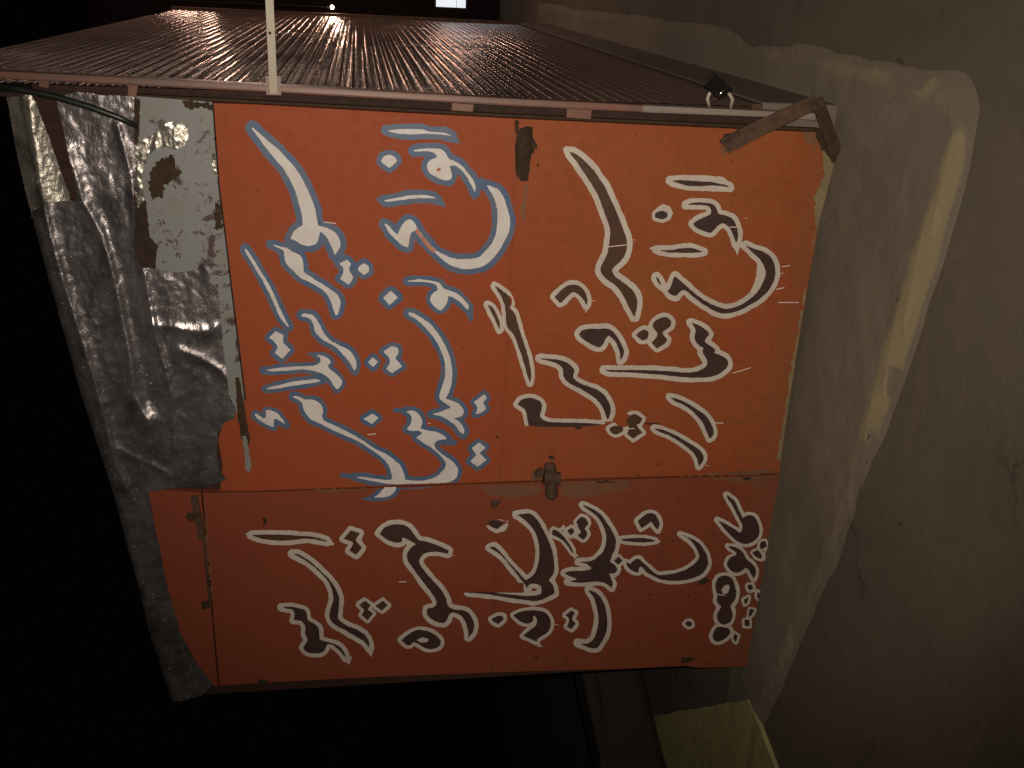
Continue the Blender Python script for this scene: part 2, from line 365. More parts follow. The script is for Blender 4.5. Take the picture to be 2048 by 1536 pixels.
def painted(name, polys, mat, parent, y, holes=(), grow=0.0, wob=.35, cell=14, seed=0, extra=(), clip=None, tol=.16, st=1.0, nbl=1):
    pts = np.array([p for q in list(polys) + list(extra) for p in q]); pad = grow + 6
    x0, y0 = np.floor(pts.min(0) - pad); x1, y1 = np.ceil(pts.max(0) + pad)
    gx, gy = np.meshgrid(np.arange(x0, x1, st), np.arange(y0, y1, st))
    D = np.full(gx.shape, 1e9)
    for q in polys: D = np.minimum(D, sdf(q, gx, gy))
    for q in holes: D = np.maximum(D, -sdf(q, gx, gy))
    D = blur(D, nbl) - grow
    for q in extra: D = np.minimum(D, sdf(q, gx, gy))
    D = D + wob * (vnoise(gx, gy, cell, seed) + .5 * vnoise(gx, gy, cell * .35, seed + 1)) + min(wob, .5) * .6 * vnoise(gx, gy, 3.1, seed + 2)
    if clip is not None: D = np.maximum(D, clip(gx, gy))
    D[0, :] = D[-1, :] = 5; D[:, 0] = D[:, -1] = 5
    loops = [simplify(L, tol) for L in contours(D, x0, y0, st)]
    loops = [L for L in loops if len(L) > 2]
    if not loops: return None
    return link(name, fill_loops(loops, lambda a, b: P(a, b, y), name), mat, parent)

def prism(name, poly, y0, thick, mat, parent=None, bevel=.0015):
    bm = bmesh.new(); f = [bm.verts.new(P(x, y, y0)) for x, y in poly]
    b = [bm.verts.new((v.co.x, v.co.y + thick, v.co.z)) for v in f]
    F = bm.faces.new(f); n = len(f)
    for i in range(n): bm.faces.new((f[i], b[i], b[(i + 1) % n], f[(i + 1) % n]))
    bm.faces.new(b[::-1])
    bmesh.ops.recalc_face_normals(bm, faces=bm.faces)
    if bevel:
        bmesh.ops.bevel(bm, geom=list(F.edges), offset=bevel, segments=2, profile=.6, affect='EDGES')
    return link(name, from_bm(bm, name), mat, parent)

def sheet(name, poly, hfun, mat, parent, step=3.0, thick=None):   # crumpled sheet with real relief
    pts = np.array(poly, float); out = []
    for a, b in zip(poly, poly[1:] + poly[:1]):
        n = max(1, int(math.dist(a, b) / step))
        for k in range(n): out.append((a[0] + (b[0] - a[0]) * k / n, a[1] + (b[1] - a[1]) * k / n))
    rs = random.Random(3)
    out = [(x + rs.uniform(-.8, .8), y + rs.uniform(-.8, .8)) for x, y in out]
    nb = len(out)
    gx, gy = np.meshgrid(np.arange(pts[:, 0].min(), pts[:, 0].max(), step), np.arange(pts[:, 1].min(), pts[:, 1].max(), step))
    d = sdf(out, gx, gy); ok = d < -step * .55
    vs = [Vector(p) for p in out] + [Vector((x + rs.uniform(-.3, .3) * step, y + rs.uniform(-.3, .3) * step)) for x, y in zip(gx[ok], gy[ok])]
    V, E_, F, *_ = delaunay_2d_cdt(vs, [(i, (i + 1) % nb) for i in range(nb)], [], 1, 1e-4)
    me = bpy.data.meshes.new(name)
    co = [P(v.x, v.y, hfun(v.x, v.y)) for v in V]
    me.from_pydata(co, [], [tuple(f) for f in F]); me.update()
    return link(name, me, mat, parent, smooth=True)

def T(ox, oy, s, pts): return [(ox + x / s, oy + y / s) for x, y in pts]
ZT = {'A': (460, 230, 4), 'B': (480, 560, 4), 'C': (700, 230, 4), 'D': (512, 768, 4), 'W': (512, 384, 4), 'E': (1200, 330, 4),
      'F': (960, 540, 4), 'U': (1024, 384, 4), 'V': (1020, 220, 8), 'H': (1024, 768, 4), 'I': (480, 980, 4),
      'J': (920, 980, 16 / 3), 'K': (1300, 970, 16 / 3), 'Q': (940, 1150, 16 / 3), 'R': (1024, 1152, 4), 'Z': (0, 0, 1)}
def S(txt):                                    # "A x,y x,y ... B x,y" traced outline, sheet by sheet
    out = []; z = None
    for t in txt.split():
        if t in ZT: z = ZT[t]
        else:
            x, y = t.split(','); out.append((z[0] + float(x) / z[2], z[1] + float(y) / z[2]))
    return out

def seg_d(x, y, pl_):
    best = 1e9; side = 0
    for (ax, ay), (bx, by) in zip(pl_, pl_[1:]):
        ex, ey = bx - ax, by - ay; L_ = ex * ex + ey * ey; t = max(0, min(1, ((x - ax) * ex + (y - ay) * ey) / L_))
        dx, dy = x - ax - t * ex, y - ay - t * ey; d = math.hypot(dx, dy)
        if d < best: best = d; side = 1 if dx * ey - dy * ex > 0 else -1
    return best, side
# ================================================================== KIOSK
kiosk = empty('kiosk', P(1672, 300), 'orange hand-lettered metal kiosk with foil-flashed roof and corrugated shutter side', 'kiosk')

# ---- body behind the sheets (sloping roof)
bm = bmesh.new()
xr, xl, yb = -0.275, -2.035, 4.02
vs = [bm.verts.new(c) for c in [(xl, .034, .012), (xr, .034, .012), (xr, .034, 1.955), (xl, .034, 1.735),
                                (xl, yb, .012), (xr, yb, .012), (xr, yb, 1.955), (xl, yb, 1.735)]]
for f in [(0, 1, 2, 3), (5, 4, 7, 6), (1, 5, 6, 2), (4, 0, 3, 7), (3, 2, 6, 7), (4, 5, 1, 0)]: bm.faces.new([vs[i] for i in f])
bmesh.ops.recalc_face_normals(bm, faces=bm.faces)
link('body', from_bm(bm), M_BODY, kiosk)

# ---- corner post, door frame angle, weld tabs
post = prism('corner_post', [(-240, 133), (0, 142), (512, 168), (1024, 197), (1300, 211), (1536, 222), (1648, 227),
                             (1650, 243), (1536, 235), (1300, 226), (1024, 213), (512, 184), (0, 158), (-240, 148)],
             -.012, .034, M_POST, kiosk, .005)
prism('frame_angle', [(270, 189), (425, 196), (512, 201), (1024, 229), (1640, 257), (1640, 263), (1024, 235), (512, 207), (425, 203), (270, 194)],
      -.001, .02, M_SCAR, kiosk, .001)
M_TAB = m_paint('pink_primer_tab', (.16, .075, .055), (.14, .06, .045), (.1, .05, .04), .6)
for q in ([(904, 206), (948, 209), (946, 224), (903, 221)], [(1134, 217), (1184, 220), (1182, 239), (1133, 235)],
          [(76, 152), (98, 154), (97, 177), (78, 173)], [(258, 168), (276, 169), (272, 196), (254, 194)]):
    prism('weld_tab', q, -.006, .012, M_TAB, kiosk, .001)

# ---- shutter of narrow slats on the side wall, running away from the corner
SX = -0.269
sh = link('roller_shutter', from_bm((lambda b: (bm_box(b, (SX - .034, .03, .16), (SX - .016, 4.1, 2.32)), b)[1])(bmesh.new())), M_DARK, kiosk)
PITCH = .034
def slat_mesh(seed):
    rs = random.Random(seed)
    prof = [(-.006, 0), (-.0030, .0004), (-.0010, .0012), (0, .0026), (-.0010, .0040), (-.0028, .0050), (-.0032, .0070), (-.0032, .0150), (-.0024, .0160), (-.0016, .0172), (-.0024, .0184), (-.0032, .0194), (-.0032, .0300), (-.0036, .0330), (-.006, .0338)]
    n = 5; bm = bmesh.new(); rows = []
    ph = [rs.uniform(0, 6.28) for _ in range(4)]; end0 = rs.uniform(-.004, .006)
    for i in range(n + 1):
        y = .028 + (4.10 - .028) * (i / n) + (end0 if i == 0 else 0)
        wv = wz = 0.0
        tw = .02 * math.sin(y * .5 + ph[3])
        rows.append([bm.verts.new((px + wv + tw * (pz - .016) * .6, y, pz + wz)) for px, pz in prof])
    for a, b in zip(rows, rows[1:]):
        for k in range(len(prof) - 1): bm.faces.new((a[k], b[k], b[k + 1], a[k + 1]))
    bmesh.ops.recalc_face_normals(bm, faces=bm.faces)
    me = from_bm(bm, 'shutter_slat'); me.materials.append(M_SLAT)
    for p in me.polygons: p.use_smooth = True
    if sum(p.normal.x for p in me.polygons) < 0: me.flip_normals()
    return me
slats = [slat_mesh(k) for k in range(7)]
z = .235; k = 0
while z < 2.29:
    o = bpy.data.objects.new('shutter_slat', slats[(k * 5) % 7]); COL.objects.link(o)
    o.location = (SX, 0, z); o.rotation_euler = (random.uniform(-.0006, .0006), random.uniform(-.025, .025), 0)
    o.parent = sh; o.matrix_parent_inverse = sh.matrix_world.inverted(); z += PITCH; k += 1
bm = bmesh.new(); bm_box(bm, (SX - .03, .02, .205), (SX + .004, 4.1, .233), .002); link('bottom_rail', from_bm(bm), M_RUST, kiosk)
bm = bmesh.new(); bm_box(bm, (SX - .03, 4.1, .205), (SX + .014, 4.16, 2.33), .003); link('far_post', from_bm(bm), M_RUST, kiosk)

# ---- prop rod sticking out sideways from the post
a = Vector(P(547, 172, -.02)); rodd = Vector((1, 0, 0))
bm = bmesh.new(); bm_bar(bm, [a + rodd * -.016, a + rodd * .25, a + rodd * .85], [.0175, .0175, .0175], .012, (0, -1, 0))
rod = link('prop_rod', from_bm(bm), M_CREAM, kiosk)
bm = bmesh.new(); bm_bar(bm, [a + rodd * -.020, a + rodd * .022], .034, .004, (0, -1, 0)); link('mounting_plate', from_bm(bm), M_POST, rod)
c = Vector(P(540, 66, -.0275)); bm = bmesh.new(); bmesh.ops.create_uvsphere(bm, u_segments=10, v_segments=6, radius=.0035)
for v in bm.verts: v.co = Vector((v.co.x, v.co.y * .5, v.co.z)) + c
link('bolt_hole', from_bm(bm), M_DARK, rod)

# ---- painted sheets
up = [(427, 206), (512, 209), (760, 223), (1024, 237), (1300, 250), (1640, 265), (1662, 272), (1676, 300), (1665, 345), (1640, 440), (1618, 560), (1592, 720), (1572, 850),
      (1562, 925), (1560, 946), (1400, 951), (1200, 956), (1000, 963.5), (800, 971), (640, 977.5), (505, 982), (440, 982), (445, 930), (436, 880), (446, 846),
      (470, 830), (492, 800), (480, 700), (466, 590), (452, 470), (440, 380), (434, 300)]
upper = prism('upper_panel', up, -.004, .022, M_ORANGE, kiosk, .0012)
low = [(405, 986), (505, 985.5), (640, 981), (800, 974.5), (1000, 967.5), (1200, 960.5), (1400, 955), (1561, 950.5), (1558, 985), (1548, 1050), (1530, 1150), (1508, 1290),
       (1500, 1333), (1400, 1336), (1371, 1332), (1250, 1338), (1024, 1344), (760, 1354), (520, 1366), (439, 1372), (428, 1250), (418, 1120)]
lower = prism('lower_door', low, -.004, .022, M_ORANGE2, kiosk, .0012)
fas = [(296, 978), (402, 986), (415, 1120), (425, 1250), (436, 1372), (420, 1371), (395, 1330), (362, 1270), (336, 1180), (314, 1080)]
fasc = prism('fascia_sheet', fas, .000, .02, M_ORANGE2, kiosk, .001)
flap = [(440, 850), (475, 838), (500, 880), (503, 940), (470, 960), (440, 985), (400, 984), (410, 940), (430, 900)]

plate = prism('grey_plate', [(272, 192), (424, 204), (431, 300), (437, 380), (449, 470), (463, 590), (477, 700), (489, 800), (499, 876), (506, 932), (500, 945), (492, 940),
                             (482, 880), (440, 850), (400, 800), (330, 620), (300, 480), (276, 330)], -.0015, .02, M_PLATE, kiosk, .001)
painted('bare_metal_edge', [S('Z 484,872 492,872 498,900 503,936 497,946 491,938 489,905')], M_PLATE, upper, -.0052, wob=.8, cell=7, seed=61)
painted('grime_edge', [S('Z 470,755 479,755 486,800 492,830 500,880 494,905 484,880 476,840')], M_SCAR, upper, -.0050, wob=1.4, cell=6, seed=62)

# slot shade painted as flat dark patches, and burnt stains on the plate
for i, q in enumerate(['Z 273,395 292,402 296,440 300,475 316,492 311,532 290,534 272,505 268,450', 'Z 268,196 280,198 279,250 276,290 268,292',
                       'Z 300,345 320,318 345,308 350,330 362,345 350,362 330,370 322,395 305,400 296,380',
                       'Z 365,200 425,207 428,222 405,214 380,220 368,212', 'Z 425,430 442,412 444,450 436,470', 'Z 430,405 441,400 441,430 433,420']):
    painted('slot_shade_and_stain', [S(q)], M_SCAR if i else M_DARK, plate, -.0032 - i * 3e-5, wob=4.2 if i > 1 else 1.2, cell=6, seed=i * 3)

# ================================================================== LETTERING (traced brush strokes)
LET = -.0064; OUT = -.0050
def smooth(p):
    n = len(p); out = []
    def turn(i):
        a, b, c = p[i - 1], p[i], p[(i + 1) % n]; u = (b[0] - a[0], b[1] - a[1]); v = (c[0] - b[0], c[1] - b[1])
        return abs(math.degrees(math.atan2(u[0] * v[1] - u[1] * v[0], u[0] * v[0] + u[1] * v[1])))
    sh = [turn(i) > 62 for i in range(n)]
    for i in range(n):
        p0, p1, p2, p3 = p[i - 1], p[i], p[(i + 1) % n], p[(i + 2) % n]
        if sh[i]: p0 = p1
        if sh[(i + 1) % n]: p3 = p2
        for t in (0, .33, .66):
            out.append(tuple(.5 * (2 * p1[k] + (p2[k] - p0[k]) * t + (2 * p0[k] - 5 * p1[k] + 4 * p2[k] - p3[k]) * t * t + (3 * p1[k] - p0[k] - 3 * p2[k] + p3[k]) * t ** 3) for k in (0, 1)))
    return out
def glyph(txts, pal, w, parent=None, holes=(), extra=(), clip=None, seed=[100], own=None, y=0):
    seed[0] += 7; parent = parent or upper; k_ = (seed[0] % 700) / 7 * 1.1e-5
    polys = [smooth(S(t)) for t in txts]; ex = [S(t) for t in extra]; ho = [S(t) for t in holes]
    inner, outer = pal
    hw = w
    if own: painted('letter_outline', [S(t) for t in own], outer, parent, OUT - k_, wob=.8, cell=11, seed=seed[0])
    else: painted('letter_outline', polys, outer, parent, OUT - k_, grow=hw, wob=.95, cell=15, seed=seed[0], extra=ex, clip=clip, holes=[q for q in ()])
    for q in polys: painted('letter', [q], inner, parent, LET - k_, holes=ho, wob=.45, cell=7, seed=seed[0] + 3, nbl=1)
WB = (M_WHITE, M_BLUE); BW = (M_BROWN, M_OUTW); TW = (M_BROWN2, M_OUTW)

# -- white letters edged in blue (upper left of the sheet)
glyph(['A 178,93 205,118 290,195 375,265 430,320 490,385 545,455 600,555 640,640 675,730 695,830 705,885 760,900 820,925 865,970 885,1030 870,1075 840,1120 815,1060 780,990 735,940 720,935 705,1000 690,1030 645,1047 580,1040 530,1010 485,990 500,950 540,905 580,885 580,830 565,760 545,690 530,630 500,560 465,490 420,420 350,340 290,265 215,165 175,110'], WB, 12.5,
      extra=['A 830,1080 900,1060 930,1150 880,1200 835,1190'])
glyph(['A 325,1035 360,1040 410,1055 455,1065 510,1100 560,1120 580,1160 588,1210 592,1260 640,1290 700,1330 760,1365 810,1400 860,1440 885,1490 B 802,190 798,230 780,275 762,280 745,225 722,160 690,105 640,65 A 690,1365 620,1330 560,1300 500,1240 450,1190 432,1120 425,1085 370,1055'], WB, 10)
glyph(['A 935,1158 968,1190 952,1240 985,1300 950,1355 915,1335 880,1310 905,1270 905,1220 875,1190', 'A 1070,1185 1110,1215 1110,1260 1070,1280 1020,1240 1035,1210'], WB, 9.5)
glyph(['A 1255,122 1340,115 1520,113 1600,135 1700,140 1765,160 1775,168 1720,160 1640,152 1560,150 1470,155 1380,152 1300,140'], WB, 11,
      extra=['A 1700,90 1760,100 1820,170 1840,228 1700,205'])
glyph(['A 1230,330 1275,320 1318,335 1337,370 1310,395 1275,422 1240,400 1210,370'], WB, 10, extra=['A 1165,370 1220,320 1240,420 1200,410'])
glyph(['A 1465,283 1530,270 1620,268 1690,275 1730,310 1750,350 1800,370 1850,400 1900,460 1940,510 1965,575 1960,620 1930,560 1890,490 1850,440 1800,405 1755,405 1765,440 1775,490 1755,520 1700,517 1640,490 1600,465 1575,420 1590,370 1650,340 1660,335 1630,300 1560,290 1480,292'], WB, 11,
      extra=['A 1880,560 1990,600 1955,692', 'A 1405,282 1460,250 1470,290'])
glyph(['A 1235,682 1320,665 1420,645 1540,640 1620,650 1650,670 1560,665 1470,668 1370,680 1300,692 1245,692'], WB, 10.5, extra=['A 1640,625 1700,670 1726,740 1600,705', 'A 1170,670 1230,640 1240,700 1190,700'])
glyph(['A 1235,868 1270,885 1300,920 1335,955 1350,940 1365,900 1400,850 1440,835 1475,860 1500,905 1560,985 1640,1075 1740,1130 1800,1150 1900,1152 1990,1137 C 1090,1080 1150,1000 1175,900 1180,800 1170,720 1145,650 1110,590 1090,560 1140,575 1190,600 1225,650 1250,720 1280,830 1275,920 1240,1000 1190,1090 1120,1170 1050,1215 930,1232 840,1215 770,1180 700,1120 640,1060 580,1000 525,935 510,930 490,940 475,1000 465,1058 420,1045 370,1000 320,950 290,900'], WB, 11,
      extra=['C 1010,510 1060,495 1090,560 1040,580 1000,560'])
glyph(['A 1285,1406 1345,1460 1275,1520 1225,1465'], WB, 10)
glyph(['W 1210,710 1300,700 1400,710 1470,730 1500,770 1560,790 1620,820 1670,870 1700,910 1695,945 1640,890 1590,850 1540,830 1530,880 1500,930 1470,945 1430,920 1395,870 1400,830 1430,800 1455,785 1440,745 1380,725 1300,718 1220,718'], WB, 8.5,
      extra=['W 1660,930 1742,900 1735,1042 1700,1020'])
glyph(['A 120,1062 140,1085 195,1165 245,1250 290,1320 B 265,100 307,200 355,300 395,378 385,376 325,305 280,210 235,110 180,5 A 215,1250 165,1165 118,1085'], WB, 9)
glyph(['B 285,410 350,440 345,500 370,525 403,560 340,630 275,585 300,540 280,500 232,462'], WB, 9)
glyph(['B 490,275 520,268 580,280 610,310 640,360 670,420 720,480 790,520 860,555 900,590 930,650 930,700 915,728 895,690 860,640 810,580 760,530 680,490 630,450 600,410 585,350 560,310 520,295 490,290'], WB, 9.2, extra=['B 440,262 500,240 510,290'])
glyph(['B 185,722 300,705 430,692 560,688 610,680 645,655 640,620 605,603 660,605 710,630 728,660 700,690 740,730 790,770 815,810 805,850 775,878 745,840 715,790 670,755 600,730 500,715 380,725 260,730'], WB, 7.8, extra=['B 530,582 620,575 640,610 560,610'])
glyph(['B 205,868 330,835 450,810 560,797 610,793 648,803 600,820 500,835 400,850 300,868 215,873'], WB, 8, extra=['B 600,770 700,770 700,830 600,850'])
glyph(['B 118,1075 130,1070 160,1090 190,1110 210,1090 205,1045 235,1042 290,1060 330,1100 370,1160 320,1130 285,1110 270,1120 270,1180 220,1160 170,1130 125,1095'], WB, 7.5)
glyph(['B 425,930 460,930 520,955 590,960 640,990 665,1040 655,1090 680,1130 760,1165 870,1220 960,1270 1080,1350 D 1040,560 1110,610 1160,660 1190,740 1190,765 1300,775 1400,760 1470,720 1520,650 1500,600 1430,530 1340,470 1280,430 1330,395 1300,372 1240,375 1205,360 1240,310 1240,250 1195,218 1260,215 1310,250 1330,310 1315,350 1340,365 1450,385 1500,410 1535,440 1460,450 1425,480 1440,520 1500,570 1570,620 1615,680 1600,750 1540,785 1400,795 1200,800 1100,802 1000,790 900,770 780,742 860,745 1000,765 1085,765 1085,720 1060,650 1010,590 900,510 800,450 640,380 560,340 500,310 B 560,1110 510,1040 500,990 470,960 425,940'], WB, 8.8,
      extra=['D 665,712 780,718 800,765 680,748', 'D 1098,190 1200,190 1215,235 1100,225', 'D 1500,420 1610,460 1600,490 1450,485'],
      clip=lambda x, y: (y - (982 - (x - 505) * .0376)) + 1.5)
glyph(['D 930,235 980,270 930,320 860,280'], WB, 8)
glyph(['B 1345,262 1390,265 1450,300 1530,360 1600,450 1650,540 1685,640 1700,740 1690,840 1660,920 1640,950 1700,965 1760,1000 1790,1050 1770,1090 1710,1105 1760,1140 1795,1200 1785,1235 1755,1210 1730,1170 1680,1130 1610,1090 1530,1075 1600,1055 1690,1020 1650,990 1605,960 1595,920 1620,840 1640,760 1640,660 1615,580 1570,490 1500,400 1430,330 1360,285'], WB, 9.5)
glyph(['B 1210,530 1265,545 1265,590 1240,625 1300,690 1215,745 1170,710 1200,660 1190,620 1145,575', 'B 1065,618 1103,655 1065,700 1022,655'], WB, 8)
glyph(['B 1955,915 1975,945 1945,980 1970,1030 1930,1060 1880,1075 1900,1020 1870,975'], WB, 8)
glyph(['B 1910,1300 1965,1340 1915,1385 1970,1440 1900,1495 1840,1450 1890,1400 1855,1345'], WB, 8)
glyph(['D 1125,825 1110,860 1060,900 1000,907 935,910 980,880 1020,840 1040,825'], WB, 7.5, lower, extra=['D 845,915 930,890 1000,925 880,932', 'D 1120,820 1420,812 1430,830 1120,845'],
      clip=lambda x, y: ((981 - (x - 640) * .0385) - y) + 1.0)
painted('red_chip', [S('A 1650,440 1665,422 1688,426 1686,445 1665,455')], M_RED, upper, -.0080, wob=.3, cell=5)
painted('peeled_streak', [S('A 1478,925 1500,905 1540,965 1590,1025 1650,1090 1620,1098 1580,1060 1530,1000')], M_PEEL, upper, -.0080, wob=.9, cell=5)

# -- dark brown letters edged in white (upper right of the sheet)
glyph(['V 950,668 1030,690 1130,755 1210,830 1340,960 1420,1080 1520,1230 U 790,60 840,170 880,270 915,370 920,450 890,530 820,600 800,630 830,680 900,730 960,780 1000,850 1000,920 980,1000 950,950 900,850 840,760 760,700 710,640 715,590 760,500 775,420 785,320 770,250 730,140 690,30 V 1330,1230 1180,1000 1060,820 970,710'], TW, 10.8,
      extra=['V 840,620 890,575 990,600 960,720 860,680', 'U 905,950 985,990 955,1048'])
glyph(['E 565,125 640,120 720,125 800,130 880,135 960,150 1020,165 1040,180 960,168 880,165 800,170 700,165 620,145'], BW, 9.5,
      extra=['E 520,135 580,95 690,80 800,78 980,95 1060,150 1070,200 1030,215 700,200 560,170'])
glyph(['E 500,365 540,385 540,415 500,435 440,420 445,385'], BW, 7, extra=['E 500,312 560,330 587,385 560,440 500,467 414,430 440,350'])
glyph(['E 690,318 740,302 820,300 890,310 930,340 950,390 1000,400 1060,430 1090,480 1105,560 1090,632 1065,560 1040,510 1010,480 975,468 930,500 890,540 830,530 770,500 742,470 800,430 880,395 885,350 850,325 770,320'], BW, 9,
      extra=['E 1050,600 1125,600 1100,732'])
glyph(['E 455,680 560,680 660,665 740,665 830,695 760,703 650,703 550,700'], BW, 9, extra=['E 390,665 470,640 500,720 440,700'])
glyph(['E 450,893 475,920 495,970 470,945 450,910', 'E 535,1005 560,985 590,900 605,890 650,930 740,1010 830,1080 930,1130 1010,1150 1100,1130 1200,1070 1270,1000 1310,920 1325,850 1290,770 1230,710 1160,640 1230,670 1300,690 1360,730 1395,790 1405,860 1390,930 1350,1000 1280,1070 1200,1120 1110,1165 1000,1190 920,1170 820,1110 740,1050 680,1000 640,1015 610,1050 570,1040'], BW, 9.5,
      extra=['E 470,900 560,1010 580,1070 490,1010', 'E 1250,760 1320,840 1310,920 1250,1000 1180,1060 1210,1000 1250,900 1258,820'])
glyph(['F 1480,375 1525,400 1525,450 1470,490 1465,515 1500,555 1480,590 1415,630 1370,580 1410,540 1415,500 1380,450 1400,410 1440,385', 'F 1320,475 1350,500 1340,545 1295,562 1245,520 1290,485'], TW, 8)
glyph(['F 1685,420 1750,440 1810,480 1835,515 1805,555 1800,580 1850,610 1885,640 1870,665 1930,685 1980,720 1980,770 1930,820 1850,855 1750,862 1600,855 1400,835 1200,820 1050,815 995,800 1100,800 1300,800 1500,808 1640,820 1740,810 1810,770 1815,720 1780,660 1790,625 1740,590 1715,540 1725,485 1710,450'], BW, 9.3,
      extra=['F 1640,400 1690,385 1700,440'])
glyph(['F 595,215 640,170 690,130 750,115 800,130 840,175 862,240 850,285 820,230 780,190 740,180 700,210 660,255 640,265'], TW, 8.5, extra=['F 830,270 890,250 848,340'])
glyph(['F 790,515 820,480 880,470 960,470 1030,470 1080,510 1120,570 1150,640 1145,690 1125,722 1115,650 1080,570 1030,525 1010,545 980,600 950,618 890,595 820,550'], BW, 9.5, extra=['F 1095,680 1150,680 1115,762'])
glyph(['F 115,125 160,150 220,200 245,260 240,300 280,350 300,420 330,520 370,640 400,760 410,850 400,905 380,850 350,740 310,620 270,520 215,450 205,350 190,260 150,180'], TW, 7.5,
      clip=lambda x, y: 6.5 - np.hypot((x - 1017) * 1.6, (y - 603) * 1.0) * .55)
glyph(['F 60,275 100,300 140,370 160,430 155,480 130,420 90,340'], TW, 7.8)
glyph(['F 480,705 560,710 640,720 710,750 755,800 745,860 800,905 880,935 960,970 1010,1020 1045,1090 1040,1160 1020,1205 1000,1150 970,1080 900,1010 800,950 720,910 670,860 660,790 620,750 560,730 490,715'], BW, 9,
      clip=lambda x, y: np.minimum(9, y - 843))
glyph(['F 300,1075 330,1040 380,1022 440,1030 490,1060 495,1110 480,1160 500,1195 560,1215 700,1220 850,1225 970,1235 850,1250 700,1255 500,1255 390,1245 380,1200 360,1120'], BW, 8,
      clip=lambda x, y: y - 851.5 - (x - 1050) * -.02)
glyph(['F 1250,1155 1300,1190 1280,1225 1250,1240 1300,1300 1225,1350 1175,1310 1190,1270 1180,1230 1165,1215 1200,1165', 'F 1030,1270 1080,1245 1145,1255 1140,1290 1090,1315 1050,1300'], TW, 7,
      clip=lambda x, y: -1.0 * np.minimum(9, np.hypot((x - 1247) * .8, (y - 840)) - 17) - 3)
glyph(['F 1515,1015 1590,1035 1660,1065 1730,1110 1800,1160 1850,1230 1870,1290 1860,1330 1835,1350 1810,1290 1780,1220 1720,1150 1640,1085 1560,1050'], BW, 8.2)
glyph(['H 1140,355 1200,365 1280,395 1380,450 1480,510 1525,560 1530,610 1495,660 1480,600 1440,540 1340,460 1240,405 1160,375'], BW, 7.8)

# -- lower door
L = lower
glyph(['I 90,360 200,355 350,357 480,365 600,375 680,400 700,418 620,400 520,390 420,402 300,405 200,395 140,380'], TW, 9, L, extra=['I 680,380 760,430 740,448 650,430', 'I 40,350 100,330 100,390'])
glyph(['I 885,320 960,345 925,400 975,465 930,520 875,485 900,440 895,415 830,390'], TW, 8.3, L)
glyph(['I 420,510 470,515 560,570 650,650 720,720 770,800 795,870 790,960 785,1020 830,1070 920,1110 990,1150 1030,1210 1035,1265 1000,1220 940,1180 840,1120 760,1080 715,1020 720,960 745,890 740,820 710,740 640,660 560,590 480,540'], BW, 9, L, extra=['I 1000,1260 1070,1240 1050,1338'])
glyph(['I 330,940 400,932 470,945 520,960 535,1000 545,1040 600,1075 630,1110 635,1160 640,1200 700,1215 780,1240 830,1290 850,1345 800,1290 740,1240 700,1232 670,1290 620,1308 540,1300 505,1265 520,1235 545,1200 520,1150 520,1090 490,1050 430,1040 435,990 420,960 380,950'], BW, 8.3, L, extra=['I 820,1340 900,1330 875,1405'])
glyph(['I 1000,885 1045,920 1020,955 1065,990 1020,1040 970,1000 995,960 950,920', 'I 1140,885 1185,920 1135,965 1085,930'], TW, 6.5, L)
glyph(['I 1115,350 1150,305 1210,278 1290,275 1350,300 1390,350 1430,400 1500,415 1600,450 1670,485 1660,510 1580,495 1500,500 1450,530 1435,580 1470,640 1540,720 1610,800 1650,870 1665,930 1720,955 1800,965 1850,1010 1875,1080 1860,1140 1825,1180 1820,1110 1790,1030 1730,985 1680,990 1650,1050 1610,1065 1540,1040 1495,990 1500,950 1560,930 1570,890 1530,820 1460,730 1380,620 1340,560 1340,500 1380,450 1410,435 1330,390 1300,380 1295,415 1250,422 1180,400'], BW, 8.8, L)
glyph(['I 1290,1200 1340,1160 1400,1125 1460,1120 1540,1145 1600,1195 1600,1245 1550,1272 1480,1265 1430,1235 1390,1215 1360,1240 1330,1238'], BW, 7, L, holes=['I 1410,1200 1460,1180 1510,1190 1505,1215 1450,1222'])
glyph(['J 290,350 340,320 410,335 475,345 400,412 340,395'], BW, 7, L, own=['J 268,380 300,380 400,418 500,345 522,365 480,435 400,463 330,435', 'J 378,298 520,332 520,345 380,312'])
glyph(['J 600,265 660,255 740,250 820,310 880,410 940,530 985,650 1005,780 1000,880 950,965 1000,1030 1010,1100 940,1140 820,1185 700,1175 560,1155 400,1130 260,1110 90,1097 100,1085 300,1088 500,1112 700,1128 780,1128 865,1108 862,1030 800,1000 740,1010 718,1050 640,940 560,840 480,740 400,670 310,615 370,605 450,680 530,780 610,860 690,950 735,945 800,880 840,760 845,620 820,500 770,400 700,330 640,285'], BW, 8.4, L,
      clip=lambda x, y: np.maximum(-50 * (y < 1182.5), -1.0 * np.minimum(9, np.hypot(x - 1070, y - 1185) - 9)) if False else np.where((x < 1050) & (y > 1165) & (y < 1185.5) & (x < 1048), 3.0, -9.0))
glyph(['J 1195,400 1225,440 1185,490 1140,435', 'J 1290,285 1340,300 1370,360 1330,410 1360,470 1320,535 1270,500 1250,490 1290,450 1260,390 1240,340'], BW, 6.3, L, extra=['J 1050,420 1110,370 1130,430'])
glyph(['J 1000,420 1050,440 1110,500 1160,570 1200,640 1205,680 1150,600 1090,530 990,480 980,440'], BW, 6, L, extra=['J 1200,640 1265,700 1215,738'])
glyph(['J 1310,160 1400,195 1490,250 1560,340 1620,430 1665,530 1650,640 1620,700 1600,770 1650,800 1680,850 1650,890 1590,890 1610,940 1630,1000 1615,1045 1560,1000 1480,980 1360,985 1250,990 1150,975 1250,955 1150,910 1110,885 1180,865 1300,860 1380,850 1400,830 1350,790 1260,765 1400,755 1470,710 1540,630 1560,500 1530,390 1480,300 1400,230 1330,185'], BW, 8, L)
glyph(['J 1690,710 1735,755 1690,800 1640,755'], BW, 5, L)
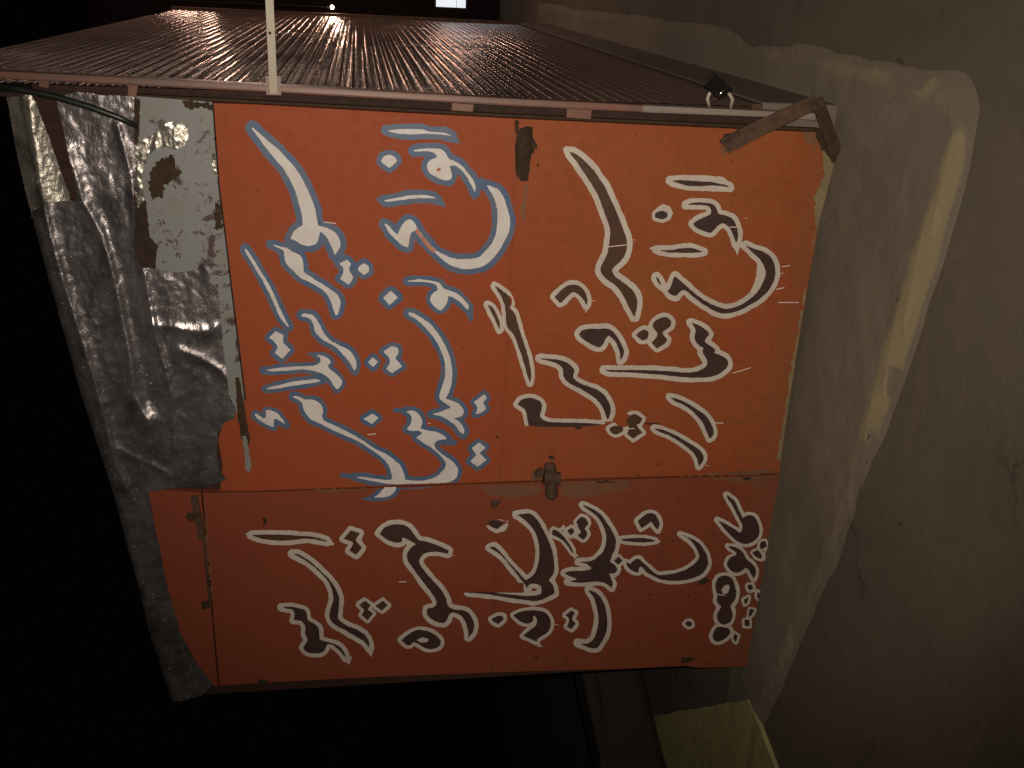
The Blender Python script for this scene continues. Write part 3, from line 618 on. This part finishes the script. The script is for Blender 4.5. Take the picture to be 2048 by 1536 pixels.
glyph(['J 1710,525 1900,510 2040,525 2090,545 2030,555 1900,558 1760,545'], BW, 6.8, L, extra=['J 2080,515 2145,550 2080,580'])
glyph(['H 1005,1095 1060,1050 1120,1030 1160,1060 1180,1120 1165,1170 1140,1140 1110,1100 1060,1140 1035,1155'], BW, 7, L)
glyph(['J 1770,770 1820,790 1860,745 1910,735 1960,780 K 21,913 80,955 180,955 300,930 420,880 510,800 520,740 480,650 400,570 320,520 420,560 510,610 570,680 610,760 620,840 590,910 540,960 440,1000 320,1020 200,1020 90,1000 0,950 J 1990,880 1940,820 1915,830 1900,880 1850,870 1790,820'], BW, 6.8, L)
glyph(['Q 1265,160 1340,190 1410,260 1450,370 1465,500 1450,620 1400,720 1350,780 1290,780 1220,755 1150,725 1240,735 1310,690 1350,600 1370,480 1355,360 1320,240 1280,190'], BW, 8.6, L)
glyph(['Q 1080,378 1120,400 1100,440 1085,475 1130,520 1080,580 1030,550 1055,500 1050,455 1015,430'], BW, 6.3, L)
glyph(['Q 460,430 540,390 680,375 780,390 840,440 865,500 850,580 790,640 720,680 715,715 660,690 570,650 620,600 700,540 715,480 690,430 670,440 675,480 640,515 580,515 530,490'], BW, 6.8, L, extra=['Q 700,700 790,765 720,770'])
glyph(['Q 230,470 290,435 350,440 360,470 300,525 250,500'], BW, 7, L)
glyph(['K 815,105 870,140 910,180 950,270 990,350 1050,320 1110,335 1150,400 1170,490 1150,560 1090,610 1010,630 930,600 850,530 770,440 715,370 800,410 900,470 960,510 980,480 985,420 950,360 890,240 840,160'], BW, 6.5, L)
glyph(['K 830,650 920,665 990,720 1030,790 1090,840 1130,900 1125,960 1105,1010 1060,920 1020,880 980,920 910,935 850,900 820,840 850,780 910,750 920,720 860,680'], BW, 6, L)
glyph(['K 700,1040 740,980 810,965 870,990 900,1050 920,1150 905,1230 860,1290 880,1360 870,1440 830,1480 770,1490 720,1440 720,1370 760,1300 710,1240 720,1180 700,1100'], BW, 7, L, holes=['K 760,1120 790,1075 840,1060 850,1100 820,1160 780,1160'])
glyph(['R 1605,470 1640,412 1720,408 1750,450 1720,490 1660,525 1620,515'], BW, 7, L)
glyph(['K 1190,600 1230,600 1250,655 1180,690 1170,640', 'K 1090,720 1150,690 1190,740 1190,790 1130,770', 'K 1230,720 1270,680 1275,740 1240,785'], BW, 4.5, L)
glyph(['K 1050,1060 1090,1070 1100,1110 1060,1125 1040,1090', 'K 1150,1140 1170,1160 1160,1215 1140,1190', 'K 1000,1220 1050,1195 1040,1250 1010,1270'], BW, 5.5, L)
glyph(['R 1900,260 1940,270 1920,310 1890,330', 'R 1860,350 1900,350 1900,400 1860,400', 'R 1780,460 1810,480 1790,530 1770,500'], BW, 4.5, L)
glyph(['K 370,1480 400,1450 440,1460 450,1495 410,1515'], BW, 5.5, L)

# -- thin chalk-white ticks left by the sign painter
def tick(t, parent=upper, w=.9):
    (x0, y0), (x1, y1) = S(t)
    d = math.hypot(x1 - x0, y1 - y0); nx, ny = -(y1 - y0) / d * w, (x1 - x0) / d * w
    me = bpy.data.meshes.new('chalk_tick'); me.from_pydata([P(x0 + nx, y0 + ny, -.0082), P(x0 - nx, y0 - ny, -.0082), P(x1, y1, -.0082)] if d < 14 else
        [P(x0 + nx, y0 + ny, -.0082), P(x0 - nx, y0 - ny, -.0082), P(x1 - nx, y1 - ny, -.0082), P(x1 + nx, y1 + ny, -.0082)], [], [(0, 1, 2)] if d < 14 else [(0, 1, 2, 3)])
    link('chalk_tick', me, M_TICK, parent)
for t in ['A 750,857 850,868', 'E 265,598 290,602', 'E 65,655 215,638', 'E 1035,497 1095,497', 'E 1455,815 1520,803', 'E 1450,868 1478,862', 'E 1410,995 1475,980',
          'E 1425,1100 1590,1100', 'E 1160,428 1188,426', 'H 1610,311 1690,312', 'F 895,248 932,245', 'U 1765,1450 1910,1405', 'F 1175,1270 1238,1268', 'B 1020,1238 1085,1230',
          'B 1505,1150 1535,1145', 'H 1550,650 1582,657']: tick(t)
for t in ['I 1270,736 1330,733', 'I 1690,526 1728,524', 'Q 905,525 960,540', 'N 0,0 1,1' if False else 'K 720,1165 800,1178', 'R 1660,400 1720,410']: tick(t, L)

# ---- overspray and wear along the foot of the upper sheet
for i, q in enumerate(['Z 1640,285 1672,300 1664,345 1650,400 1640,440 1630,470 1624,500 1634,440 1628,395 1650,350',
                       'E 1830,20 1880,20 1885,180 1840,250 1820,330 1790,440 1760,540 1740,670 1722,600 1730,500 1712,420 1722,330 1760,230 1760,180 1830,140']):
    painted('overspray', [S(q)], M_SMEAR, upper, -.0047 - i * 5e-5, wob=3.2, cell=7, seed=40 + i, clip=lambda x, y: sdf(up, x, y) + 1)
painted('overspray', [S('Z 1612,570 1604,640 1596,700 1586,760 1575,840 1566,920 1553,922 1566,850 1574,800 1582,740 1592,680 1604,610')], M_SMEAR, upper, -.00462, wob=3, cell=7, seed=47, clip=lambda x, y: sdf(up, x, y) + 1)

# ---- burnt weld scars and rust on the sheets
for i, (q, par, mt) in enumerate([
        ('V 110,430 180,290 240,262 350,270 362,450 430,520 430,620 350,700 310,900 290,1130 170,1140 95,1000 82,600', upper, M_SCAR),
        ('V 85,175 135,170 130,300 115,390 85,300', upper, M_SCAR), ('V 420,890 470,820 440,900', upper, M_SCAR), ('V 2010,400 2035,395 2030,420', upper, M_DARK),
        ('Z 1630,262 1660,268 1674,302 1664,322 1645,300 1634,282', upper, M_SCAR), ('Z 1438,284 1452,268 1470,262 1492,250 1504,262 1480,282 1458,302', upper, M_SCAR),
        ('H 280,575 330,570 345,600 300,612', upper, M_SCAR), ('H 180,745 190,690 240,660 260,745', upper, M_SCAR), ('F 125,1325 150,1325 148,1345 128,1340', upper, M_DARK),
        ('H 495,340 560,340 550,360 510,358', upper, M_SCAR), ('H 1020,312 1180,312 1200,322 1080,326', upper, M_DARK),
        ('D 50,1075 70,1065 90,1085 80,1110 60,1140 50,1140 62,1110', lower, M_DARK), ('D 1870,960 1890,925 1930,920 1950,950 1930,985 1890,995', lower, M_SCAR),
        ('H 640,772 800,775 820,790 700,792', lower, M_SCAR), ('H 1840,745 1920,742 1900,760 1860,762', lower, M_SCAR),
        ('R 1350,660 1390,650 1460,655 1440,680 1390,705 1355,690', lower, M_SCAR), ('R 180,635 205,635 205,655 185,655', lower, M_DARK),
        ('R 1000,515 1015,512 1015,532 1000,530', lower, M_DARK), ('K 490,1010 560,990 640,1010 620,1050 520,1070', lower, M_SCAR), ('K 345,1030 390,1010 400,1040 360,1060', lower, M_DARK),
        ('K 250,400 275,400 265,418', lower, M_DARK), ('K 215,590 260,590 250,612 225,608', lower, M_DARK), ('K 585,655 610,660 605,675 590,672', lower, M_DARK),
        ('K 385,1180 430,1180 420,1198', lower, M_DARK), ('R 950,90 985,95 975,105', lower, M_DARK), ('R 1085,135 1120,150 1105,160', lower, M_DARK), ('R 1395,150 1430,155 1410,172', lower, M_DARK),
        ('Z 370,1032 380,1024 398,1030 397,1044 378,1042', fasc, M_SCAR), ('Z 402,1202 420,1202 424,1216 405,1218', fasc, M_SCAR), ('Z 516,1360 536,1359 534,1367 518,1368', lower, M_SCAR)]):
    painted('rust_patch', [S(q)], mt, par, (-.0049 if par is not fasc else -.0012) + i * 1.5e-5, wob=2.2 if mt is M_SCAR else .6, cell=5, seed=200 + i * 5)

hp = S('V 110,430 150,300 240,262 350,270 362,450 345,560 350,700 310,900 290,1130 170,1140 95,1000 82,600')
def h_hinge(x, y):
    d = seg_d(x, y, [(1047, 262), (1047, 350)])[0]
    return -.0055 - .013 * max(0, 1 - (d / 17.0) ** 2) ** .5 + mnoise.fractal(Vector((x * .16, y * .10, 2)), 1, 2, 3) * .0035
sheet('greasy_hinge', hp, h_hinge, M_SCAR, kiosk, 1.6)
bm = bmesh.new(); bm_tube(bm, [P(1033, 241, -.008), P(1034, 266, -.010)], .0042, 8); link('hinge_pin', from_bm(bm), M_SCAR, kiosk)
# small hinge, latch, bolt
bm = bmesh.new(); bm_bar(bm, [P(388, 992, -.008), P(404, 1078, -.008)], .018, .008, (0, -1, 0)); bm_tube(bm, [P(404, 1050, -.006), P(421, 1215, -.006)], .0035, 8)
link('door_hinge', from_bm(bm), M_RUST, kiosk)
bm = bmesh.new()
bm_tube(bm, [P(1099, 924, -.010), P(1099, 927, -.012), P(1100, 933, -.014), P(1102, 955, -.014), P(1103, 990, -.012), P(1103, 993, -.010)], [.008, .014, .0175, .018, .0185, .014], 14)
bm_bar(bm, [P(1070, 952, -.006), P(1093, 940, -.006)], .018, .006, (0, -1, 0))
bm_tube(bm, [P(1087, 955, -.016), P(1119, 957, -.016)], .0195, 14)
bmesh.ops.recalc_face_normals(bm, faces=bm.faces); latch = link('latch', from_bm(bm), M_RUST, kiosk)
bm = bmesh.new(); bmesh.ops.create_uvsphere(bm, u_segments=12, v_segments=8, radius=.011)
c = Vector(P(989, 1006, -.005))
for v in bm.verts: v.co = Vector((v.co.x, v.co.y * .4, v.co.z)) + c
link('bolt_head', from_bm(bm), M_RUST, lower, True)
for (px, py) in [(760, 452)] if False else []: pass


# smudges and grime runs
M_SMUDGE = m_paint('greasy_smudge', (.12, .06, .035), (.16, .075, .035), (.24, .07, .03), .8, .6)
M_SMUDGE2 = m_paint('grey_smudge', (.13, .065, .040), (.16, .062, .033), (.2, .055, .026), .8, .6)
for i, (q, par, mt) in enumerate([('Z 1125,965 1180,963 1250,961 1262,972 1240,984 1190,990 1140,998 1122,990', lower, M_SMUDGE2), ('Z 960,973 1080,969 1082,985 1040,996 980,992', lower, M_SMUDGE2),
        ('Z 1062,944 1082,938 1084,962 1062,962', upper, M_SMUDGE), ('Z 1360,953.5 1500,949 1555,947 1540,940 1440,946', upper, M_SMUDGE), ('Z 1400,958 1540,954 1550,960 1480,964', lower, M_SMUDGE),
        ('Z 620,980 760,975.5 760,979 640,984', lower, M_SMUDGE), ('Z 1606,262 1640,268 1632,292 1612,286', upper, M_SMUDGE), ('Z 1440,292 1460,300 1446,312', upper, M_SMUDGE), ('Z 1500,268 1530,262 1520,276', upper, M_SMUDGE),
        ('Z 1051,370 1056,372 1050,420 1046,470 1043,420', upper, M_SMUDGE), ('F 380,1252 700,1258 930,1246 700,1262 500,1264', upper, M_SMUDGE), ('Z 1380,845 1480,842 1540,838 1480,844', upper, M_SMUDGE),
        ('Z 410,1000 416,1080 424,1180 428,1260 422,1180 412,1080', lower, M_SMUDGE)]):
    painted('grime_smudge', [S(q)], mt, par, -.00435 - i * 1.2e-5, wob=2.4, cell=6, seed=400 + i * 5, st=.7)

# ---- V-shaped rusty carrying bracket at the foot of the post
ap = (1641, 203); ya = -.115
bm = bmesh.new()
bm_bar(bm, [P(1449, 293, -.010), P(1500, 266, -.034), P(1560, 237, -.064), P(1600, 218, -.088), P(1632, 203, ya)], [.040, .040, .038, .036, .033], .006, (.25, -1, .1))
bm_bar(bm, [P(1634, 200, ya), P(1655, 258, -.060), P(1676, 318, -.010)], [.030, .032, .034], .006, (.1, -1, .15))
bmesh.ops.create_uvsphere(bm, u_segments=14, v_segments=8, radius=.0175, matrix=Matrix.Translation(P(1636, 209, ya + .004)) @ Matrix.Diagonal((1, .3, 1, 1)))
bm_tube(bm, [P(1450, 284, -.012), P(1458, 280, -.020), P(1466, 274, -.018), P(1474, 268, -.024), P(1484, 264, -.020), P(1496, 260, -.016)], [.003, .006, .0045, .0065, .005, .003], 8)
link('step_bracket', from_bm(bm), M_RUST, kiosk)

# ---- padlock through a pale ring on the post
bm = bmesh.new(); bm_tube(bm, [P(1419, 214, -.010), P(1415, 197, -.022), P(1421, 183, -.030), P(1438, 177, -.034), P(1455, 183, -.030), P(1465, 197, -.022), P(1461, 217, -.010)], .0045, 12)
link('lock_ring', from_bm(bm), M_RING, kiosk, True)
pl = empty('padlock', P(1435, 172, -.04), 'small dark chromed padlock hanging from the pale ring on the corner post', 'padlock')
cs = [(1428, 144), (1404, 171), (1437, 199), (1466, 180)]
bm = bmesh.new(); f = [bm.verts.new(P(x, y, -.052)) for x, y in cs]; b = [bm.verts.new(P(x * .985 + 21.5, y * .985 + 2.6, -.030)) for x, y in cs]
bm.faces.new(f); bm.faces.new(b[::-1])
for i in range(4): bm.faces.new((f[i], b[i], b[(i + 1) % 4], f[(i + 1) % 4]))
bmesh.ops.recalc_face_normals(bm, faces=bm.faces); bmesh.ops.bevel(bm, geom=list(bm.edges), offset=.0035, segments=3, profile=.5, affect='EDGES')
link('lock_body', from_bm(bm), M_LOCK, pl)
bm = bmesh.new(); bm_tube(bm, [P(1427, 202, -.045), P(1436, 192, -.056), P(1446, 181, -.058), P(1455, 169, -.054)], .0022, 10); link('shackle', from_bm(bm), m_simple('polished_steel', (.6, .58, .52), 1, .15), pl, True)

# ---- roof flashing: crumpled foil with folds
R1 = [(60, 215), (85, 400), (100, 470), (125, 560), (150, 640), (185, 750), (212, 850), (232, 930), (255, 985)]
R2 = [(135, 300), (165, 400), (205, 470), (232, 570), (250, 660), (262, 720), (268, 790), (295, 845)]
R3 = [(235, 250), (262, 350), (272, 470), (290, 560), (305, 640), (322, 710), (345, 790), (350, 900)]
R4 = [(300, 650), (350, 655), (400, 665), (430, 655)]
R5 = [(360, 700), (400, 715), (440, 740), (455, 760)]
R6 = [(238, 900), (290, 925), (340, 950)]
def fold(x, y, L_, wd, amp):
    d, s = seg_d(x, y, L_); return -amp * math.exp(-(d / wd) ** 1.3)
def crumple(x, y, a):
    v = Vector((x * .012, y * .009, 0)); n = mnoise.fractal(v, .9, 2.1, 4) * .0034 + abs(mnoise.noise(Vector((x * .035, y * .022, 5)))) * -.0024 + mnoise.noise(Vector((x * .09, y * .07, 9))) * .0011
    return n * a
def sil(y):                                   # x of the roof edge at image height y
    pts_ = [(195, 14), (380, 50), (560, 98), (780, 160), (1000, 231), (1130, 265), (1270, 300), (1405, 345)]
    for (a, xa), (b_, xb) in zip(pts_, pts_[1:]):
        if y <= b_: return xa + (xb - xa) * max(0, (y - a)) / (b_ - a)
    return 345
def h_main(x, y):
    e = x - sil(y); back = .012 * max(0, 1 - max(e, 0) / 12.0) ** 2
    groove = 0
    d, s = seg_d(x, y, [(205, 420), (240, 560), (275, 700), (300, 800)]); groove = .006 * math.exp(-(d / 20) ** 2)
    return -.014 + back + fold(x, y, R1, 11, .010) + fold(x, y, R2, 13, .009) + fold(x, y, R3, 7, .006) + fold(x, y, R4, 10, .006) + fold(x, y, R5, 9, .006) + fold(x, y, R6, 8, .004) + groove + crumple(x, y, 1.0 if y > 530 and x > 290 else .75)
foil_main = [(112, 196), (172, 190), (240, 191), (268, 194), (268, 250), (272, 330), (268, 395), (270, 450), (270, 505), (284, 536), (300, 536), (350, 545), (392, 540), (412, 518), (428, 522), (423, 548), (418, 562),
             (436, 590), (442, 640), (446, 690), (452, 740), (458, 790), (472, 820), (470, 836), (448, 846), (436, 868), (433, 910), (440, 938), (452, 960), (430, 968), (380, 974), (340, 978), (298, 984),
             (300, 1010), (316, 1080), (336, 1180), (362, 1270), (388, 1320), (428, 1368), (402, 1392), (372, 1400), (345, 1404),
             (300, 1270), (265, 1130), (231, 1000), (160, 780), (98, 560), (62, 425), (95, 408), (125, 402), (155, 402), (152, 372), (139, 318), (128, 265)]
foil = sheet('roof_foil', foil_main, h_main, M_FOIL, kiosk, 4.0)
roll = [(14, 196), (60, 188), (72, 205), (84, 240), (98, 275), (112, 315), (124, 350), (138, 385), (141, 404), (112, 412), (92, 420), (64, 436), (58, 410), (50, 380), (30, 290)]
def h_roll(x, y):
    e = x - sil(y); t = e / 74.0
    return -.012 + .030 * (t - .42) ** 2 * 4 * .28 + (.008 if e < 26 else 0) + fold(x, y, [(60, 215), (85, 400)], 16, .006) + crumple(x, y, .45)
sheet('roof_edge_foil', roll, h_roll, M_FOIL2, kiosk, 3.5)
sheet('foil_scrap', [(268, 292), (278, 284), (296, 272), (318, 262), (330, 248), (345, 243), (352, 250), (364, 247), (375, 258), (377, 274), (368, 292), (350, 300), (330, 294), (312, 298), (296, 312), (290, 330),
                     (282, 350), (286, 380), (288, 400), (276, 418), (268, 380), (266, 330)], lambda x, y: -.010 + crumple(x * 1.5, y * 1.5, 1.0), M_FOIL2, kiosk, 2.5)
sheet('foil_scrap', [(128, 192), (150, 184), (185, 186), (205, 192), (235, 196), (250, 204), (255, 222), (262, 246), (240, 240), (210, 226), (180, 212), (150, 202)], lambda x, y: -.012 + crumple(x * 2, y * 2, 1.0), M_FOIL, kiosk, 2.5)
sheet('foil_scrap', [(424, 300), (431, 308), (432, 340), (436, 352), (430, 352), (424, 330)], lambda x, y: -.006 + crumple(x * 2, y * 2, .8), M_FOIL2, kiosk, 2.0)
# dark board under the torn foil
prism('roof_board', [(10, 192), (130, 180), (268, 186), (282, 420), (300, 560), (340, 900), (330, 1000), (355, 1190), (420, 1366), (360, 1390), (322, 1270), (284, 1130), (252, 1000), (184, 780), (122, 560), (74, 400), (40, 270)], .031, .024, M_BODY, kiosk, 0)
# black cable slung from the post over the foil
bm = bmesh.new(); bm_tube(bm, [P(-30, 172, -.030), P(40, 179, -.034), P(110, 193, -.036), P(180, 214, -.038), P(235, 234, -.036), P(272, 251, -.030), P(276, 256, -.012)], [.007, .007, .0078, .0078, .0075, .007, .004], 10)
link('cable', from_bm(bm), M_CABLE, kiosk, True)

# ================================================================== GROUND
def level_sheet(name, poly, z, mat, step, wornf=None, side=0.0, ch=.045):
    out = []
    for a, b in zip(poly, poly[1:] + poly[:1]):
        n = max(1, int(math.dist(a, b) / step))
        for k in range(n): out.append((a[0] + (b[0] - a[0]) * k / n, a[1] + (b[1] - a[1]) * k / n))
    out = [(x + mnoise.noise(Vector((x * 9, y * 9, 1))) * .006, y + mnoise.noise(Vector((x * 9, y * 9, 4))) * .006) for x, y in out]
    A = np.array(poly); nb = len(out)
    gx, gy = np.meshgrid(np.arange(A[:, 0].min(), A[:, 0].max(), step), np.arange(A[:, 1].min(), A[:, 1].max(), step))
    ok = sdf(out, gx, gy) < -step * .5
    vs = [Vector(p) for p in out] + [Vector((x, y)) for x, y in zip(gx[ok], gy[ok])]
    V, E_, F, *_ = delaunay_2d_cdt(vs, [(i, (i + 1) % nb) for i in range(nb)], [], 1, 1e-6)
    me = bpy.data.meshes.new(name)
    zf = lambda x, y: z + mnoise.fractal(Vector((x * 2.3, y * 2.3, 7)), 1, 2, 3) * .0035 + mnoise.fractal(Vector((x * 14, y * 14, 1)), 1, 2, 3) * .0016 - .006 * max(0, 1 - min(seg_d(x, y, edge)[0], 9) / .03) ** 2
    co = [(v.x, v.y, zf(v.x, v.y)) for v in V]; F = [tuple(f) for f in F]
    if side:
        n0 = len(co); co += [(x + ch * (1 if x > -.25 else 0), y - ch * (1 if y < 0 else 0), z - side) for x, y in out]
        F += [(i, n0 + i, n0 + (i + 1) % nb, (i + 1) % nb) for i in range(nb)]
    me.from_pydata(co, [], F); me.update()
    bm = bmesh.new(); bm.from_mesh(me); bmesh.ops.recalc_face_normals(bm, faces=bm.faces); bm.to_mesh(me); bm.free()
    if wornf:
        at = me.attributes.new('worn', 'FLOAT', 'POINT')
        for i, v in enumerate(me.vertices): at.data[i].value = wornf(v.co.x, v.co.y) if v.co.z > z - .006 else 0
    return link(name, me, mat)
edge = [G(1480, 90)[:2], G(1620, 118)[:2], G(1760, 150)[:2], G(1850, 166)[:2], G(1893, 186)[:2], G(1914, 222)[:2], G(1917, 280)[:2], G(1890, 400)[:2], G(1840, 560)[:2], G(1790, 720)[:2], G(1720, 930)[:2], G(1668, 1080)[:2], G(1620, 1200)[:2], (-1.9, -.20), (-2.3, -.08)]
def round_line(p, n=4):
    q = [p[0]] + p + [p[-1]]; out = []
    for p0, p1, p2, p3 in zip(q, q[1:], q[2:], q[3:]):
        for i in range(n):
            t = i / n; out.append(tuple(.5 * (2 * p1[k] + (p2[k] - p0[k]) * t + (2 * p0[k] - 5 * p1[k] + 4 * p2[k] - p3[k]) * t * t + (3 * p1[k] - p0[k] - 3 * p2[k] + p3[k]) * t ** 3) for k in (0, 1)))
    return out + [p[-1]]
edge = round_line(edge)
slabpoly = [(-.19, 4.6), (-.165, 2.0)] + edge + [(-2.35, .10), (-.50, .10), (-.50, 4.6)]
def worn(x, y):
    d = min(seg_d(x, y, edge)[0], 9); v = max(0, 1 - d / .085) ** .8
    fade = 1 if x > -1.1 else max(0, 1 - (-1.1 - x) / .45)
    if y > -.33: fade = .62
    fade *= .8 + .45 * mnoise.noise(Vector((x * 3.1, y * 3.1, 2)))
    kx, ky = G(1903, 200)[:2]; fade *= min(1, max(0, (math.hypot(x - kx, y - ky) - .035) / .07))
    return v * fade * .8 + (.05 if y < .2 else 0)
slab = level_sheet('plinth_slab', slabpoly, 0.0, M_SLABP, .03, worn, .0115); slab['kind'] = 'structure'
gr = bpy.data.meshes.new('pavement'); n = 40
co = []; fc = []
xs_ = [-60, -20, -8] + [-4 + .12 * i for i in range(60)] + [8, 20, 60]; ys_ = [-60, -20, -6] + [-2.4 + .12 * i for i in range(60)] + [9, 20, 60]
for yv in ys_:
    for xv in xs_:
        co.append((xv, yv, -.009 + (mnoise.fractal(Vector((xv * .9, yv * .9, 3)), 1, 2, 4) * .006 if abs(xv) < 7 and abs(yv) < 7 else 0)))
nx_ = len(xs_)
for j in range(len(ys_) - 1):
    for i in range(nx_ - 1): fc.append((j * nx_ + i, j * nx_ + i + 1, (j + 1) * nx_ + i + 1, (j + 1) * nx_ + i))
gr.from_pydata(co, [], fc); pav = link('pavement', gr, M_PAVE, smooth=True); pav['kind'] = 'structure'
# cement sill under the shutter
bm = bmesh.new(); bm_box(bm, (-.33, .03, -.02), (-.262, 4.12, .204), .006); sill = link('sill', from_bm(bm), M_SLAB, kiosk)

# yellow kerb block left of the kiosk
kb = [G(1305, 1432)[:2], G(1400, 1416)[:2], G(1498, 1398)[:2], G(1520, 1450)[:2], G(1560, 1560)[:2], G(1590, 1640)[:2], G(1370, 1640)[:2], G(1335, 1530)[:2]]
tag(level_sheet('kerb_block', kb, 0.003, M_YEL, .05, None, .014, 0), 'faded yellow painted kerb block on the pavement left of the kiosk', 'kerb')
# rough concrete block standing behind the yellow kerb
bm = bmesh.new(); bmesh.ops.create_grid(bm, x_segments=1, y_segments=1, size=.01); bm.clear()
g0 = Vector(G(1316, 1432)); g1 = Vector(G(1350, 1600)); dd = (g1 - g0).normalized(); nn_ = Vector((-dd.y, dd.x, 0)); nn_ = nn_ if nn_.x < 0 else -nn_
base = [g0 - dd * .55, g1, g1 + nn_ * .32, g0 - dd * .55 + nn_ * .32]
f = [bm.verts.new((p.x, p.y, -.02)) for p in base]; t_ = [bm.verts.new((p.x - nn_.x * .0, p.y, .27 + .03 * math.sin(i * 2.1))) for i, p in enumerate(base)]
bm.faces.new(t_); bm.faces.new(f[::-1])
for i in range(4): bm.faces.new((f[i], f[(i + 1) % 4], t_[(i + 1) % 4], t_[i]))
bmesh.ops.recalc_face_normals(bm, faces=bm.faces); bmesh.ops.bevel(bm, geom=list(bm.edges), offset=.045, segments=3, affect='EDGES'); bmesh.ops.subdivide_edges(bm, edges=list(bm.edges), cuts=3, use_grid_fill=True)
for v in bm.verts: v.co += Vector((1, 1, 1)) * mnoise.noise(v.co * 7) * .05
tag(link('concrete_block', from_bm(bm), m_ground('black_stained_concrete', (.036, .03, .026), (.024, .021, .019), (.045, .038, .032)), None, True), 'rough grey concrete block standing in the dark behind the yellow kerb', 'block')

# ================================================================== BEHIND
# dark neighbouring stall past the far end of the shutter, with a lit white panel
st = empty('market_stall', (-.5, 6.6, 0), 'dark neighbouring stall behind the kiosk with a lit white panel', 'stall')
bm = bmesh.new(); bm_box(bm, (-1.9, 6.55, -.03), (.95, 8.4, 3.4), .01); link('wall', from_bm(bm), m_rust('dark_maroon_sheet', (.012, .005, .004), (.010, .004, .004), .7, .1), st)
M_LIT = m_simple('lit_white_panel', (.6, .6, .6), 0, .4, (.88, .93, 1.0), .85)
x0_, _, z0_ = P(931, 17, 6.54); x1_, _, z1_ = P(872, 18, 6.54)
for zz0, zz1 in ((z0_, z0_ + (z1_ - z0_) * .30), (z0_ + (z1_ - z0_) * .32, z1_)):
    bm = bmesh.new(); bm_box(bm, (x0_ + .004, 6.535, zz0), (x0_ + .52, 6.552, zz1), .001); link('lit_panel', from_bm(bm), M_LIT, st)
bm = bmesh.new(); bm_box(bm, (x0_ - .02, 6.542, z1_), (x0_ + .54, 6.556, z1_ + .012)); bm_box(bm, (x0_ - .02, 6.542, z0_ - .012), (x0_ + .54, 6.556, z0_)); link('panel_frame', from_bm(bm), M_DARK, st)

# warm bulbs along the passage beside the shutter, one of them an added fill
def bulb(p, energy, col, label, r=.018):
    t = empty('light_bulb', p, label, 'bulb', 'warm bulbs hung along the passage')
    bm = bmesh.new(); bmesh.ops.create_uvsphere(bm, u_segments=16, v_segments=10, radius=r, matrix=Matrix.Translation(p))
    link('glass_bulb', from_bm(bm), m_simple('glowing_glass', (.9, .8, .7), 0, .3, col, 28), t, True)
    bm = bmesh.new(); bm_tube(bm, [Vector(p) + Vector((0, 0, r * .8)), Vector(p) + Vector((0, 0, r * 2.6))], r * .55, 10); link('socket', from_bm(bm), M_DARK, t)
    bm = bmesh.new(); bm_tube(bm, [Vector(p) + Vector((0, 0, r * 2.5)), (p[0], p[1], 2.9)], .003, 6); link('flex', from_bm(bm), M_CABLE, t)
    ld = bpy.data.lights.new('bulb_light', 'POINT'); lo = bpy.data.objects.new('bulb_light', ld); COL.objects.link(lo)
    ld.energy = energy; ld.color = col; ld.shadow_soft_size = r * 1.3; lo.location = p
bulb((-.222, 4.20, 1.372), 5.0, (1.0, .58, .40), 'small warm bulb shining right at the far end of the shutter', .012)
bulb((1.15, 3.0, 1.75), 110, (1.0, .70, .56), 'added warm fill bulb, out of view, giving the shutter even light', .03)  # added fill lamp out of view, lifts the shutter's overall brightness
bulb((.16, 4.7, .74), 3.5, (1.0, .52, .34), 'orange bulb hung low over the passage beside the shutter', .03)
bulb((-.03, 5.35, 2.33), 9, (1.0, .60, .44), 'bright warm bulb beyond the far end of the shutter, near the roof', .035)
